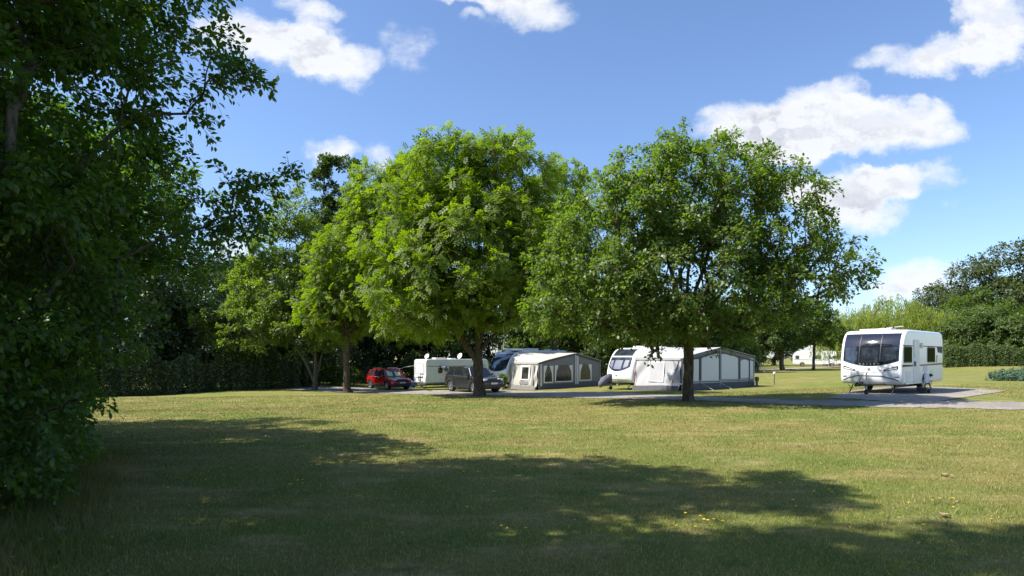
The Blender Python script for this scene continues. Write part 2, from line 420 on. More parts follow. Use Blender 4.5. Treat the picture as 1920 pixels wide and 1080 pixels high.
# ------------------------------------------------------------------ foliage machinery
def leaf_tpl(kind):
    if kind == 'diamond':     # folded pointed leaf, 4 verts, quad
        V = np.array([(0,0,0),(.45,.30,.06),(1,0,-.05),(.45,-.30,.06)]); return V, np.array([(0,1,2,3)])
    if kind == 'oval':        # near leaf: two halves folded on the midrib, drooping tip
        V = np.array([(0,0,0),(.22,.22,.06),(.58,.30,.06),(.86,.13,-.02),(1.02,0,-.12),(.86,-.13,-.02),(.58,-.30,.06),(.22,-.22,.06),(.5,0,0.0)])
        return V, np.array([(0,8,2,1),(8,4,3,2),(0,7,6,8),(8,6,5,4)])
    if kind == 'pinnate':     # ash leaf: rachis with 7 leaflets
        V = []; Fs = []
        for (x, s) in ((.15,1),(.15,-1),(.42,1),(.42,-1),(.68,1),(.68,-1),(.85,0)):
            ax = np.array((.55, s*.83, -.12)) if s else np.array((1, 0, -.15))
            ax = ax/np.linalg.norm(ax); pr = np.array((-ax[1], ax[0], 0)); l = .40 if s else .36
            b = np.array((x, 0, -.1*x*x)); o = len(V)
            V += [b, b+ax*l*.45+pr*.11, b+ax*l, b+ax*l*.45-pr*.11]; Fs.append((o, o+1, o+2, o+3))
        return np.array(V), np.array(Fs)
    if kind == 'strand':      # narrow hanging leaf for willow
        V = np.array([(0,0,0),(.4,.09,.0),(1,0,0),(.4,-.09,0)]); return V, np.array([(0,1,2,3)])
def leaves_mesh(name, P, A, N, S, kind, rng, tint):
    """P positions, A axis, N normals, S sizes"""
    TV, TF = leaf_tpl(kind)
    A = A/np.linalg.norm(A, axis=1, keepdims=True)
    N = N-(N*A).sum(1, keepdims=True)*A; N /= np.linalg.norm(N, axis=1, keepdims=True)+1e-9
    B = np.cross(N, A)
    asp = rng.uniform(.8, 1.25, len(P))
    V = (P[:, None, :]+(TV[None, :, 0:1]*A[:, None, :]+TV[None, :, 1:2]*B[:, None, :]*asp[:, None, None]+TV[None, :, 2:3]*N[:, None, :])*S[:, None, None])
    k = len(TV); n = len(P)
    Fc = (TF[None]+np.arange(n)[:, None, None]*k).reshape(-1, 4)
    return np_mesh(name, V.reshape(-1, 3), Fc, 4, np.repeat(tint, k))
def rvec(rng, n):
    v = rng.normal(size=(n, 3)); return v/np.linalg.norm(v, axis=1, keepdims=True)

def sample_lobes(lobes, n, rng, shell):
    L = np.array(lobes, float); vol = L[:, 3]*L[:, 4]*L[:, 5]; vol = vol**.8
    idx = rng.choice(len(L), n, p=vol/vol.sum())
    r = rng.random(n)**(1/(3*shell))
    d = rvec(rng, n); P = L[idx, :3]+d*r[:, None]*L[idx, 3:6]
    # drop points lying deep inside another lobe so that they spread out
    return P, d
def skeleton(rng, tips, trunk, r_base, r_tip, sag=.12):
    """returns nodes, parent, chains. trunk = list of points"""
    nodes = [np.array(p, float) for p in trunk]; par = [-1]+list(range(len(trunk)-1)); first = len(trunk)
    chains = [list(range(len(trunk)))]
    top = nodes[-1]; cen = np.array(tips).mean(0)
    start = nodes[max(1, first//2)]
    order = np.argsort([np.linalg.norm(t-start) for t in tips])
    attach = [np.array(n) for n in nodes[max(1, int(first*.45)):]]; aid = list(range(max(1, int(first*.45)), first))
    for i in order:
        t = tips[i]; Apos = np.array(attach)
        d = t-Apos; dist = np.linalg.norm(d, axis=1)
        rise = d[:, 2]/np.maximum(dist, .01)
        cost = dist*(1.25-.45*np.clip(rise, -1, 1))
        j = int(np.argmin(cost)); p0 = Apos[j]; seg = max(2, int(dist[j]/.8))
        ch = [aid[j]]; L = dist[j]
        bend = rng.normal(size=3)*.06*L
        for s in range(1, seg+1):
            q = s/seg; w = math.sin(math.pi*q)
            p = p0+(t-p0)*q+bend*w+np.array((0, 0, .10*L*w))+(rng.normal(size=3)*.03*L if s < seg else 0)
            nodes.append(p); par.append(ch[-1]); ch.append(len(nodes)-1)
            attach.append(p); aid.append(len(nodes)-1)
        chains.append(ch)
    cnt = np.zeros(len(nodes))
    for ch in chains[1:]: cnt[ch[-1]] += 1
    for k in range(len(nodes)-1, 0, -1): cnt[par[k]] += cnt[k]
    mx = cnt.max(); ex = math.log(r_base/r_tip)/math.log(max(mx, 2))
    rad = r_tip*np.maximum(cnt, 1)**ex
    return nodes, par, chains, rad
def tubes_mesh(name, chains, nodes, rad, rng, trunk_n, flare, sides=6):
    V = []; Fs = []
    off = 0
    for ci, ch in enumerate(chains):
        n = 16 if ci == 0 else sides
        pts = np.array([nodes[k] for k in ch]); rr = np.array([rad[k] for k in ch])
        if ci > 0: rr[0] = min(rr[0], rr[1]*1.15); 
        if ci == 0:
            # refine the trunk
            q = np.linspace(0, len(pts)-1, len(pts)*4); f = np.arange(len(pts))
            pts = np.stack([np.interp(q, f, pts[:, k]) for k in range(3)], -1); rr = np.interp(q, f, rr)
            h = pts[:, 2]-pts[0, 2]; rr = rr*(1+flare*np.exp(-h/.28))
        t = np.gradient(pts, axis=0); t /= np.linalg.norm(t, axis=1, keepdims=True)+1e-9
        a = np.cross(t, (0.31, .9, .2)); a /= np.linalg.norm(a, axis=1, keepdims=True)+1e-9
        b = np.cross(t, a); an = np.arange(n)*2*math.pi/n
        R = np.repeat(rr[:, None], n, 1)
        if ci == 0:
            ph = rng.uniform(0, 6, 3); h = (pts[:, 2]-pts[0, 2])[:, None]
            R = R*(1+(.05+.16*np.exp(-h/.3))*np.sin(an*5+ph[0]+h*.4)+.05*np.sin(an*3+ph[1]+h*1.3)+.03*rng.normal(size=R.shape))
        ring = pts[:, None, :]+(a[:, None, :]*np.cos(an)[None, :, None]+b[:, None, :]*np.sin(an)[None, :, None])*R[:, :, None]
        m = len(pts); V.append(ring.reshape(-1, 3))
        i0 = (np.arange(m-1)[:, None]*n+np.arange(n)[None]).ravel(); i1 = (np.arange(m-1)[:, None]*n+(np.arange(n)[None]+1) % n).ravel()
        Fs.append(np.stack([i0, i1, i1+n, i0+n], -1)+off); off += m*n
    return np_mesh(name, np.concatenate(V), np.concatenate(Fs), 4)

def tree(name, label, x, y, lobes, n_clump, leaf_n, leaf_s, kind, lm, bm_=BK, trunk_h=2.5, r_base=.25, clump_r=(.55, 1.0), seed=1,
         cat='tree', group=None, shell=1.7, lean=(0, 0), extra=None, droop=.35, r_tip=.012, twigs=0.0, crown_name='crown', trunk=True, flare=.5,
         zmin=.3, flat=.75, tint_top=0.0, cut=None, forks=()):
    rng = np.random.default_rng(seed)
    z0 = g(x, y)-.05
    root = empty(name, (x, y, z0), 0, label, cat, group)
    C, D = sample_lobes(lobes, n_clump, rng, shell)
    C[:, 2] = np.maximum(C[:, 2], zmin+rng.random(len(C))*.4)
    R = rng.uniform(*clump_r, size=len(C))
    if extra is not None:
        E = np.array(extra, float); C = np.concatenate([C, E[:, :3]]); R = np.concatenate([R, E[:, 3]])
    if cut is not None:
        k = cut(C); C = C[k]; R = R[k]
    n = len(C)
    if trunk:
        top = max(l[2] for l in lobes); tp = []
        hh = np.arange(0, top*.92, .55)
        wob = np.cumsum(rng.normal(size=(len(hh), 2))*.035, 0)
        for i, h in enumerate(hh):
            k = h/top; tp.append((lean[0]*k+wob[i, 0]*(h > .5), lean[1]*k+wob[i, 1]*(h > .5), h))
        first = trunk_h
        tips = [C[i] for i in range(n)]
        # attach only above trunk_h
        i0 = next((i for i, p in enumerate(tp) if p[2] >= trunk_h), len(tp)-1)
        nodes, par, chains, rad = skeleton2(rng, tips, tp, i0, r_base, r_tip, forks)
        link('trunk', tubes_mesh('trunk', chains, nodes, rad, rng, 16, flare), bm_, root, smooth=True)
    cen = np.average(C, 0)
    # twigs radiating from each clump centre, leaves along them
    tw = 9
    per = max(1, int(leaf_n/(n*tw)))
    w = (R**2); per_c = np.maximum(1, (leaf_n*w/w.sum()/tw)).astype(int)
    out = C-cen; out /= np.linalg.norm(out, axis=1, keepdims=True)+1e-6
    P = []; A = []; N = []; T = []
    tv = []; 
    for j in range(tw):
        d = rvec(rng, n)*.95+out*.55; d[:, 2] = d[:, 2]*flat+.05; d /= np.linalg.norm(d, axis=1, keepdims=True)
        rep = np.repeat(np.arange(n), per_c)
        t = rng.random(len(rep))**.6
        dr = d[rep]; base = C[rep]+dr*(t*R[rep])[:, None]; base[:, 2] -= droop*R[rep]*t*t*.5
        side = np.cross(dr, rvec(rng, len(rep))); side /= np.linalg.norm(side, axis=1, keepdims=True)+1e-6
        P.append(base+side*(rng.random(len(rep))**.5*.14*R[rep])[:, None])
        a = dr*.7+side*1.0+rvec(rng, len(rep))*.4; a[:, 2] -= droop*1.1
        A.append(a)
        nn = np.array((-.15, 0, 1.0))+rvec(rng, len(rep))*.62+out[rep]*.35
        N.append(nn); T.append(rng.random(len(rep))*.65+.35*rng.random(n)[rep]+tint_top*t)
        if twigs:
            for i in range(n):
                p0 = C[i]; p1 = C[i]+d[i]*R[i]*.5; p2 = C[i]+d[i]*R[i]-np.array((0, 0, droop*R[i]*.5))
                tv.append((p0, p1, p2))
    P = np.concatenate(P); A = np.concatenate(A); N = np.concatenate(N); T = np.clip(np.concatenate(T), 0, 1)
    ok = P[:, 2] > .02
    P, A, N, T = P[ok], A[ok], N[ok], T[ok]
    S = leaf_s*rng.uniform(.65, 1.25, len(P))
    link(crown_name, leaves_mesh(crown_name, P, A, N, S, kind, rng, T), lm, root)
    if twigs:
        tv = np.array(tv); m = len(tv); an = np.arange(3)*2.094
        d = tv[:, 2]-tv[:, 0]; a = np.cross(d, (.3, .5, .8)); a /= np.linalg.norm(a, axis=1, keepdims=True); b = np.cross(d/np.linalg.norm(d, axis=1, keepdims=True), a)
        rg = []
        for k in range(3):
            rr = twigs*(1-.4*k)
            rg.append(tv[:, k][:, None]+(a[:, None]*np.cos(an)[None, :, None]+b[:, None]*np.sin(an)[None, :, None])*rr)
        V = np.stack(rg, 1).reshape(-1, 3)
        fs = []
        base = np.arange(m)[:, None]*9
        for k in range(2):
            for j in range(3):
                j2 = (j+1) % 3
                fs.append(base+np.array([k*3+j, k*3+j2, k*3+3+j2, k*3+3+j])[None])
        link('twigs', np_mesh('twigs', V, np.concatenate(fs), 4), bm_, root)
    return root
def skeleton2(rng, tips, tp, i0, r_base, r_tip, forks=()):
    # wrapper that lets limbs leave only above the clear trunk
    nodes = [np.array(p, float) for p in tp]; par = [-1]+list(range(len(tp)-1)); chains = [list(range(len(tp)))]
    attach = nodes[i0:][:]; aid = list(range(i0, len(tp)))
    for (h0, pts) in forks:      # big limbs leaving the trunk
        j = min(range(len(tp)), key=lambda k: abs(tp[k][2]-h0)); ch = [j]; prev = np.array(tp[j], float)
        for p in pts:
            p = np.array(p, float); m_ = max(1, int(np.linalg.norm(p-prev)/.5))
            for q in range(1, m_+1):
                w = prev+(p-prev)*q/m_+(rng.normal(size=3)*.03 if q < m_ else 0)
                nodes.append(w); par.append(ch[-1]); ch.append(len(nodes)-1); attach.append(w); aid.append(len(nodes)-1)
            prev = p
        chains.append(ch)
    start = nodes[i0]
    order = np.argsort([np.linalg.norm(t-start) for t in tips])
    nf = len(forks); APOS = np.zeros((len(attach)+len(tips)*14, 3)); APOS[:len(attach)] = np.array(attach); na = len(attach)
    for i in order:
        t = tips[i]; Ap = APOS[:na]; d = t-Ap; dist = np.linalg.norm(d, axis=1)
        rise = d[:, 2]/np.maximum(dist, .01)
        j = int(np.argmin(dist*(1.3-.5*np.clip(rise, -1, 1)))); p0 = Ap[j].copy(); L = dist[j]; seg = min(12, max(2, int(L/.7)))
        ch = [aid[j]]; bend = rng.normal(size=3)*.07*L
        for s in range(1, seg+1):
            q = s/seg; w = math.sin(math.pi*q)
            p = p0+(t-p0)*q+bend*w+np.array((0, 0, .12*L*w))+(rng.normal(size=3)*.02*L if s < seg else 0)
            nodes.append(p); par.append(ch[-1]); ch.append(len(nodes)-1)
            if na < len(APOS): APOS[na] = p; na += 1; aid.append(len(nodes)-1)
        chains.append(ch)
    cnt = np.zeros(len(nodes))
    for ch in chains[1+nf:]: cnt[ch[-1]] += 1
    for k in range(len(nodes)-1, 0, -1): cnt[par[k]] += cnt[k]
    mx = cnt[0]; ex = math.log(r_base/r_tip)/math.log(max(mx, 2))
    rad = r_tip*np.maximum(cnt, 1)**ex
    rad[:len(tp)] = np.maximum(rad[:len(tp)], .03)
    return nodes, par, chains, rad

#--FOLIAGE--
# right-hand broad maple
def msc(L, k=.80, kz=.875):
    return [(l[0]*k, l[1]*k, l[2]*kz)+((l[3]*k, l[4]*k, l[5]*kz) if len(l) > 4 else (l[3]*k,)) for l in L]
tree('maple_tree', 'broad spreading dark green tree with a straight trunk in front of the white awning', PX(1291, 21.6), 21.6,
     msc([(-4.0, -.6, 4.5, 3.2, 3.0, 2.2), (-2.9, -.3, 6.7, 3.2, 3.2, 2.6), (-1.2, 0, 8.1, 3.0, 3.2, 2.5), (1.2, 0, 8.2, 3.2, 3.0, 2.5), (2.9, -1.1, 7.0, 3.0, 2.2, 2.4), (4.3, -1.6, 5.3, 2.4, 1.7, 1.3),
      (0, -1.8, 5.0, 3.8, 2.4, 2.3), (0, 1.3, 5.8, 4, 2.0, 2.6), (-1.8, -1, 3.3, 3.0, 2.2, 1.2), (1.8, -1.2, 4.0, 2.6, 2.0, 1.3), (-5.6, -.5, 3.6, 1.4, 1.5, 1.1)]),
     880, 92000, .135, 'diamond', L_MAPLE, trunk_h=2.3, r_base=.165, clump_r=(.34, .66), seed=11, shell=1.65, droop=.5, twigs=.007, zmin=2.35,
     forks=[(2.4, [(-1.0, 0, 3.4), (-2.2, -.3, 4.4)]), (2.5, [(.9, -.2, 3.6), (1.9, -.5, 4.9)]), (2.9, [(-.5, .3, 4.4), (-.9, 0, 6)]), (2.9, [(.4, -.4, 4.6), (.8, -.4, 6.4)])],
     extra=msc([(6.6, -1.8, 4.9, .45), (7.0, -1.9, 4.6, .35), (6.0, -1.4, 5.9, .45), (5.5, -1, 7.0, .45), (4.9, -.5, 7.9, .5), (4.2, 0, 8.8, .45), (3.2, 0, 9.5, .5), (-3.9, 0, 9.1, .5), (-2.9, 0, 10.0, .45), (-.2, 0, 11.2, .4), (-1.7, -1.5, 2.1, .42), (-2.0, -1.4, 1.8, .3), (.7, -1, 2.1, .32), (-6.6, 0, 4.8, .5), (-6.9, 0, 5.9, .5)]))
# front ash
tree('ash_tree', 'bright green ash with a forking trunk standing beside the grey car', PX(899, 31), 31,
     msc([(-1.6, -.4, 11.0, 3.4, 2.8, 2.9), (1.2, -.4, 11.3, 2.6, 2.8, 2.8), (-3.0, -.4, 8.6, 3.3, 2.8, 3.2), (2.2, -.8, 8.6, 2.2, 2.4, 3.4), (-3.2, -.5, 5.6, 3.2, 2.8, 2.2), (1.5, -.6, 5.8, 2.2, 2.4, 2.2), (-.5, -2, 7.5, 3.6, 2.6, 3), (-.5, .3, 8, 3.6, 2.2, 3.5), (1.0, 0, 12.2, 1.6, 2, 1.8), (-2.2, 0, 12.0, 1.6, 2, 1.7)], .94, .94),
     620, 20000, .42, 'pinnate', L_ASH, trunk_h=1.6, r_base=.25, clump_r=(.42, .8), seed=23, shell=1.5, droop=.4, zmin=3.5, r_tip=.012, twigs=.009,
     forks=[(1.7, [(-.9, 0, 3.0), (-1.8, 0, 4.6), (-2.4, 0, 6.4)]), (2.0, [(.8, -.1, 3.2), (1.6, -.3, 4.4), (1.9, -.3, 5.8)]), (2.2, [(-.3, .5, 3.8), (-.5, .7, 6)]), (2.2, [(.35, -.3, 3.8), (.6, -.6, 6.2), (.7, -.6, 8)])])
tree('ash_tree', 'pale yellow green ash with a leaning trunk left of the red car', PX(652, 44), 44,
     [(3.2, 0, 13.2, 3.3, 2.8, 3.5), (.4, 0, 9.4, 3.1, 2.8, 2.9), (3.0, 0, 9.5, 3.8, 2.7, 3.4), (-.4, 0, 6.4, 3.0, 2.8, 2.0), (3.6, 0, 6.2, 3.4, 2.6, 2.2), (4.7, 0, 15.1, 2.5, 2.2, 2.0)],
     560, 18000, .47, 'pinnate', L_ASH, trunk_h=3.6, r_base=.22, clump_r=(.45, .9), seed=31, shell=1.6, droop=.4, zmin=4.0, lean=(-.3, 0), twigs=.01)
tree('ash_tree', 'bright green ash whose top shows between the two large trees', PX(1040, 47), 47,
     [(0, 0, 14.0, 2.6, 3, 3.0), (-1.6, 0, 11.0, 2.8, 3, 3.2), (1.6, 0, 10.4, 2.6, 3, 3.4), (0, 0, 7, 3.4, 3.4, 3)],
     220, 10500, .55, 'pinnate', L_ASH, trunk_h=4.0, r_base=.22, clump_r=(.5, .9), seed=37, shell=1.5, zmin=3.4)
tree('cherry_tree', 'layered grey green tree with low sweeping boughs left of the ashes', PX(590, 47.0), 47.0,
     [(-4.8, -.5, 5.1, 3.8, 2.2, 2.0), (-3.1, 0, 8.1, 3.3, 2.1, 2.7), (-2.4, 0, 11.1, 2.7, 2.0, 2.7), (-1.6, 0, 13.6, 1.8, 1.8, 2.5), (1.4, 0, 9, 2.5, 2.0, 3.6), (-.5, -1.0, 5.6, 3.5, 2, 2.5), (.8, 0, 5.6, 2.5, 2, 2)],
     560, 70000, .18, 'diamond', L_CHERRY, BK2, trunk_h=1.5, r_base=.17, clump_r=(.45, .85), seed=41, shell=1.6, droop=.25, flat=.5, zmin=1.6,
     extra=[(-8.6, 0, 3.9, .6), (-8.1, -.3, 5.0, .7), (-8.0, 0, 3.5, .8), (-7.3, 0, 3.1, .8), (-6.5, 0, 2.7, .7), (-6.3, 0, 9.0, .6), (-5.4, 0, 9.3, .7), (-6.7, 0, 8.0, .6), (-6.9, 0, 5.9, .7)],
     forks=[(.6, [(-.7, 0, 2.2), (-1.8, 0, 4.2), (-3, 0, 6)]), (.8, [(.5, 0, 2.6), (1.0, 0, 5)]), (1.0, [(-.1, .4, 3), (-.8, .4, 6)])])
tree('tall_tree', 'tall narrow dark tree rising behind the ash and the layered tree', PX(636, 62), 62,
     [(0, 0, 19.0, 2.9, 2.6, 4.0), (-1.4, 0, 14.5, 3.1, 2.8, 4.5), (1.4, 0, 14, 3.1, 2.8, 4.5), (0, 0, 8.5, 3.6, 2.8, 3.8), (-1.0, 0, 21.8, 1.2, 1, 1.4)],
     280, 50000, .26, 'diamond', L_DARK, BK2, trunk_h=3, r_base=.3, clump_r=(.5, .95), seed=43, shell=1.5, zmin=2)
# near left mass
def relo(B, L):
    return [(l[0]-B[0], l[1]-B[1])+tuple(l[2:]) for l in L]
A = (-6.6, 6.5)
ex = []
for (px, py, Y, r) in [(385, 150, 6.8, .38), (412, 135, 6.7, .34), (438, 128, 6.7, .28), (462, 132, 6.6, .24), (482, 140, 6.6, .19), (496, 150, 6.6, .15), (392, 60, 7, .42), (350, 205, 7.2, .42), (395, 100, 7, .36),
                       (430, 335, 7.8, .36), (455, 350, 7.8, .36), (480, 345, 7.8, .32), (505, 335, 7.8, .28), (528, 322, 7.8, .24), (542, 303, 7.8, .18), (475, 390, 7.8, .30), (490, 420, 7.8, .26), (455, 430, 7.8, .32), (430, 400, 7.8, .4), (400, 370, 8, .5), (380, 420, 8, .5), (350, 380, 8, .55)]:
    ex.append((PX(px, Y)-A[0], Y-A[1], EYE+(HY-py)/F*Y, r))
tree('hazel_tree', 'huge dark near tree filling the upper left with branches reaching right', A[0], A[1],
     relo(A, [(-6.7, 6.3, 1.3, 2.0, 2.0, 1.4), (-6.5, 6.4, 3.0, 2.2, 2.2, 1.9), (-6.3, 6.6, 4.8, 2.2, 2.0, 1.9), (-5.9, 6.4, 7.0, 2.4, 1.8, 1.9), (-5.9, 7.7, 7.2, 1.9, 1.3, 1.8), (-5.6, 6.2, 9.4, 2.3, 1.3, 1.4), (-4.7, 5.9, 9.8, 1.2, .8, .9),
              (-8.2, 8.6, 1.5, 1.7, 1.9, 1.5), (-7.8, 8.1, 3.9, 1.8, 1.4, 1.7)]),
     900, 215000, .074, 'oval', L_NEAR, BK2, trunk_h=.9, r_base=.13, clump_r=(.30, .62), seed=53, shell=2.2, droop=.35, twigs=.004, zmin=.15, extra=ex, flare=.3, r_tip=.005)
B_ = (-9.2, 11.3)
tree('hazel_tree', 'dark bushy tree behind the huge near tree at the edge of the shade', B_[0], B_[1],
     relo(B_, [(-10.6, 11.6, 1.8, 2.2, 2.3, 1.9), (-9.2, 11.3, 4.6, 2.6, 2.2, 1.8), (-9.6, 11.2, 5.4, 2.2, 2.0, 1.4), (-7.3, 10.8, 4.0, 1.6, 1.4, 1.6), (-6.4, 10.5, 4.1, 1.3, 1.1, 1.1), (-8.2, 10.8, 3.4, 1.2, 1.2, .9), (-11.4, 13.4, 2.4, 2.0, 1.8, 2.2)]),
     520, 105000, .086, 'oval', L_NEAR, BK2, trunk_h=.8, r_base=.16, clump_r=(.36, .7), seed=59, shell=1.9, droop=.4, twigs=.005, zmin=.15, r_tip=.007)
tree('hazel_tree', 'dense dark tree just behind the huge near tree', -9.6, 8.0,
     [(0, 0, 3.0, 2.7, 2.4, 2.9), (0, 0, 5.0, 2.7, 2.2, 2.0)],
     420, 60000, .115, 'diamond', L_NEAR, BK2, trunk_h=1.0, r_base=.2, clump_r=(.5, .9), seed=62, shell=1.6, zmin=.2)
tree('hazel_tree', 'dark leafy tree at the far left edge of the picture', -13.6, 7.8,
     [(0, 0, 3.0, 3.2, 4.2, 3.0), (0, 0, 7.0, 3.2, 4.2, 3.0)],
     380, 60000, .14, 'diamond', L_NEAR, BK2, trunk_h=1.0, r_base=.2, clump_r=(.6, 1.0), seed=61, shell=1.8, zmin=.2)
tree('hazel_tree', 'tall dark tree nearest the camera beyond the left edge', -6.8, 2.2,
     [(0, 0, 4.0, 2.2, 1.4, 3.0), (0, 0, 8.5, 2.8, 1.5, 3.4), (.5, -.2, 12.2, 2.9, 1.5, 2.4), (1.0, -1.4, 9, 2.4, 1.2, 3)],
     340, 60000, .14, 'diamond', L_NEAR, BK2, trunk_h=1.0, r_base=.2, clump_r=(.4, .8), seed=67, shell=1.8, zmin=.4)
tree('hazel_tree', 'unseen low bushy tree added to shade the lawn at the lower left', -7.6, 3.4,  # out of view; added and shaped for its shadow on the near lawn
     [(0, 0, 1.8, 2.6, 1.5, 1.8), (0, .2, 4.2, 2.8, 1.5, 2.0), (.6, .3, 5.6, 2.0, 1.2, 1.4), (1.3, .9, 6.8, 2.0, 1.2, 1.5)],
     300, 46000, .11, 'diamond', L_NEAR, BK2, trunk_h=.6, r_base=.14, clump_r=(.35, .7), seed=70, shell=1.8, zmin=.1)
tree('hazel_tree', 'dark tree in the second rank behind the near left trees', -16.5, 12.8,
     [(0, 0, 3.4, 3.2, 2.6, 3.2), (0, .2, 7.5, 3.4, 2.6, 3.6), (.4, .3, 10.4, 2.6, 2.2, 2.0)],
     260, 40000, .15, 'diamond', L_NEAR, BK2, trunk_h=1.0, r_base=.2, clump_r=(.5, .95), seed=69, shell=1.7, zmin=.4)
# woodland kinds, shared meshes
def proto(name, label, x, y, h, w, seed, lm, leaf=.34, n=20000, **kw):
    lobes = [(0, 0, h*.32, w, w, h*.26), (w*.15, 0, h*.56, w*.9, w*.9, h*.26), (-w*.2, w*.1, h*.78, w*.66, w*.66, h*.20)]
    rng = random.Random(seed)
    for i in range(4):
        a = rng.uniform(0, 6.28); lobes.append((w*.55*math.cos(a), w*.55*math.sin(a), h*rng.uniform(.3, .72), w*.5, w*.5, h*.16))
    return tree(name, label, x, y, lobes, kw.pop('clumps', 200), n, leaf, 'diamond', lm, BK2, trunk_h=h*.12, r_base=.26, clump_r=(w*.14, w*.27), seed=seed, shell=1.6, zmin=kw.pop('zmin', h*.08), **kw)
def again(src, x, y, rz, s, label, group=None, sz=None):
    c = copy_tree(src); c.location = (x, y, g(x, y)-.05); c.rotation_euler = (0, 0, rz); c.scale = (s, s, sz or s); c['label'] = label
    if group: c['group'] = group
    return c
GD = 'dark trees along the left edge of the lawn'
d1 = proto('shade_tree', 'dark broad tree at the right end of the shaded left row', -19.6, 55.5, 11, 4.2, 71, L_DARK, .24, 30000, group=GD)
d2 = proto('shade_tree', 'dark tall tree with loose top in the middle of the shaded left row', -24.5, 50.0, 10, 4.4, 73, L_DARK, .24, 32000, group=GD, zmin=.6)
again(d1, -29.5, 46.5, 1.3, 1.15, 'dark tree just right of the near foliage in the shaded left row', GD)
again(d2, -35.0, 44.0, 2.5, 1.05, 'dark tree half hidden by the near foliage in the shaded left row', GD)
again(d1, -41.0, 44.0, 4.0, 1.2, 'dark tree behind the near foliage at the left of the shaded row', GD)
again(d2, -25.0, 58.0, 3.6, .9, 'dark tree in the second rank behind the shaded left row', GD)
GW = 'woodland trees behind the caravans'
b1 = proto('woodland_tree', 'bushy mid green woodland tree behind the left caravan', -9, 72, 13, 5.2, 81, L_MID, .34, 26000, group=GW, zmin=.5)
b2 = proto('woodland_tree', 'dark round woodland tree behind the red car', -19, 68, 14, 5.5, 83, L_DARK, .34, 26000, group=GW, zmin=.5)
b3 = proto('woodland_tree', 'pale grey green woodland tree behind the white awning', 17, 66, 8.6, 4.6, 85, L_MID, .32, 22000, group=GW, zmin=.3)
for i, (src, x, y, rz, s, lab) in enumerate([
        (b2, -28, 72, 1, 1.1, 'dark woodland tree far left behind the layered tree'),
        (b1, -23, 80, 2, 1.15, 'mid green woodland tree in the back rank left of the red car'),
        (b1, -14.5, 78, 3, 1.1, 'mid green woodland tree in the back rank above the red car'),
        (b2, -3, 74, 2.2, .95, 'dark woodland tree between the left caravan and the beige awning'),
        (b1, 3.5, 70, 4.2, .85, 'mid green woodland tree behind the beige awning'),
        (b2, 9.5, 72, .7, .8, 'dark woodland tree between the two awnings'),
        (b3, 12.6, 63, 2, 1.0, 'pale green woodland tree at the left end of the white awning'),
        (b3, 22.5, 70, 3.4, 1.05, 'pale green woodland tree right of the white awning'),
        (b2, 25, 79, 5, .72, 'dark woodland tree in the back rank right of the white awning'),
        (b1, 29.5, 88, 1.5, .75, 'mid green woodland tree left of the far motorhomes'),
        (b2, 37, 104, 2.4, .8, 'dark woodland tree just left of the far motorhomes'),
        (b1, 45, 120, .4, .85, 'mid green woodland tree behind the far motorhomes'),
        (b2, 53, 124, 1.4, .85, 'dark woodland tree behind the right far motorhome'),
        (b1, 17, 84, 1, .95, 'mid green woodland tree in the back rank behind the white awning'),
        (b2, 6, 84, 3, 1.1, 'dark woodland tree in the back rank behind the gap between awnings'),
        (b2, -34, 66, 3, 1.1, 'dark woodland tree at the far left end of the wood')]):
    again(src, x, y, rz, s, lab, GW)
tree('field_tree', 'small slender tree standing in front of the far motorhomes', PX(1525, 82), 82,
     [(-1.2, 0, 7.0, 3.6, 3.2, 2.7), (-3.0, 0, 4.8, 2.6, 3, 1.6), (1.6, 0, 5.2, 2.4, 3, 1.8)], 120, 16000, .30, 'diamond', L_MAPLE, BK2, trunk_h=1.9, r_base=.17, clump_r=(.6, 1.1), seed=91, zmin=2.9)
tree('field_tree', 'thick dark trunked tree in the far field left of the motorhomes', PX(1468, 79), 79,
     [(0, 0, 6.2, 3.4, 3.2, 3.0), (-1.6, 0, 4.6, 2.4, 3, 1.8)], 110, 14000, .30, 'diamond', L_MID, BK2, trunk_h=1.9, r_base=.27, clump_r=(.6, 1.1), seed=93, zmin=2.7)
GO = 'oaks on the right skyline'
o1 = proto('oak_tree', 'large dark oak at the right edge of the skyline', PX(1915, 112), 112, 22.5, 9.0, 101, L_OAK, .5, 26000, group=GO, clumps=240)
again(o1, PX(1805, 116), 116, 2.1, .86, 'dark oak left of the large oak on the right skyline', GO)
again(o1, PX(1765, 124), 124, 3.7, .74, 'small dark oak standing behind the willow', GO)
again(o1, PX(1990, 104), 104, 4.4, 1.05, 'dark oak running off the right edge of the picture', GO)
again(b2, PX(1612, 128), 128, 2.0, .82, 'dark tree top showing above the left end of the willow', GO)
again(b2, PX(1575, 126), 126, 4.0, .72, 'low dark tree top left of the willow', GO)
GS = 'shrubs above the right hedge'
s1 = proto('shrub', 'rounded green shrub above the right end of the hedge', PX(1880, 82), 82, 7.6, 4.6, 103, L_MID, .34, 17000, cat='shrub', group=GS, zmin=.2)
again(s1, PX(1815, 84), 84, 2, .95, 'rounded green shrub above the middle of the hedge', GS)
again(s1, PX(1765, 92), 92, 3.2, .85, 'rounded green shrub behind the right caravan', GS)
again(s1, PX(1950, 80), 80, 4.4, 1.1, 'tall green shrub running off the right edge above the hedge', GS)
again(s1, PX(1845, 94), 94, 5.4, 1.45, 'tall green shrub behind the smaller shrubs over the hedge', GS)

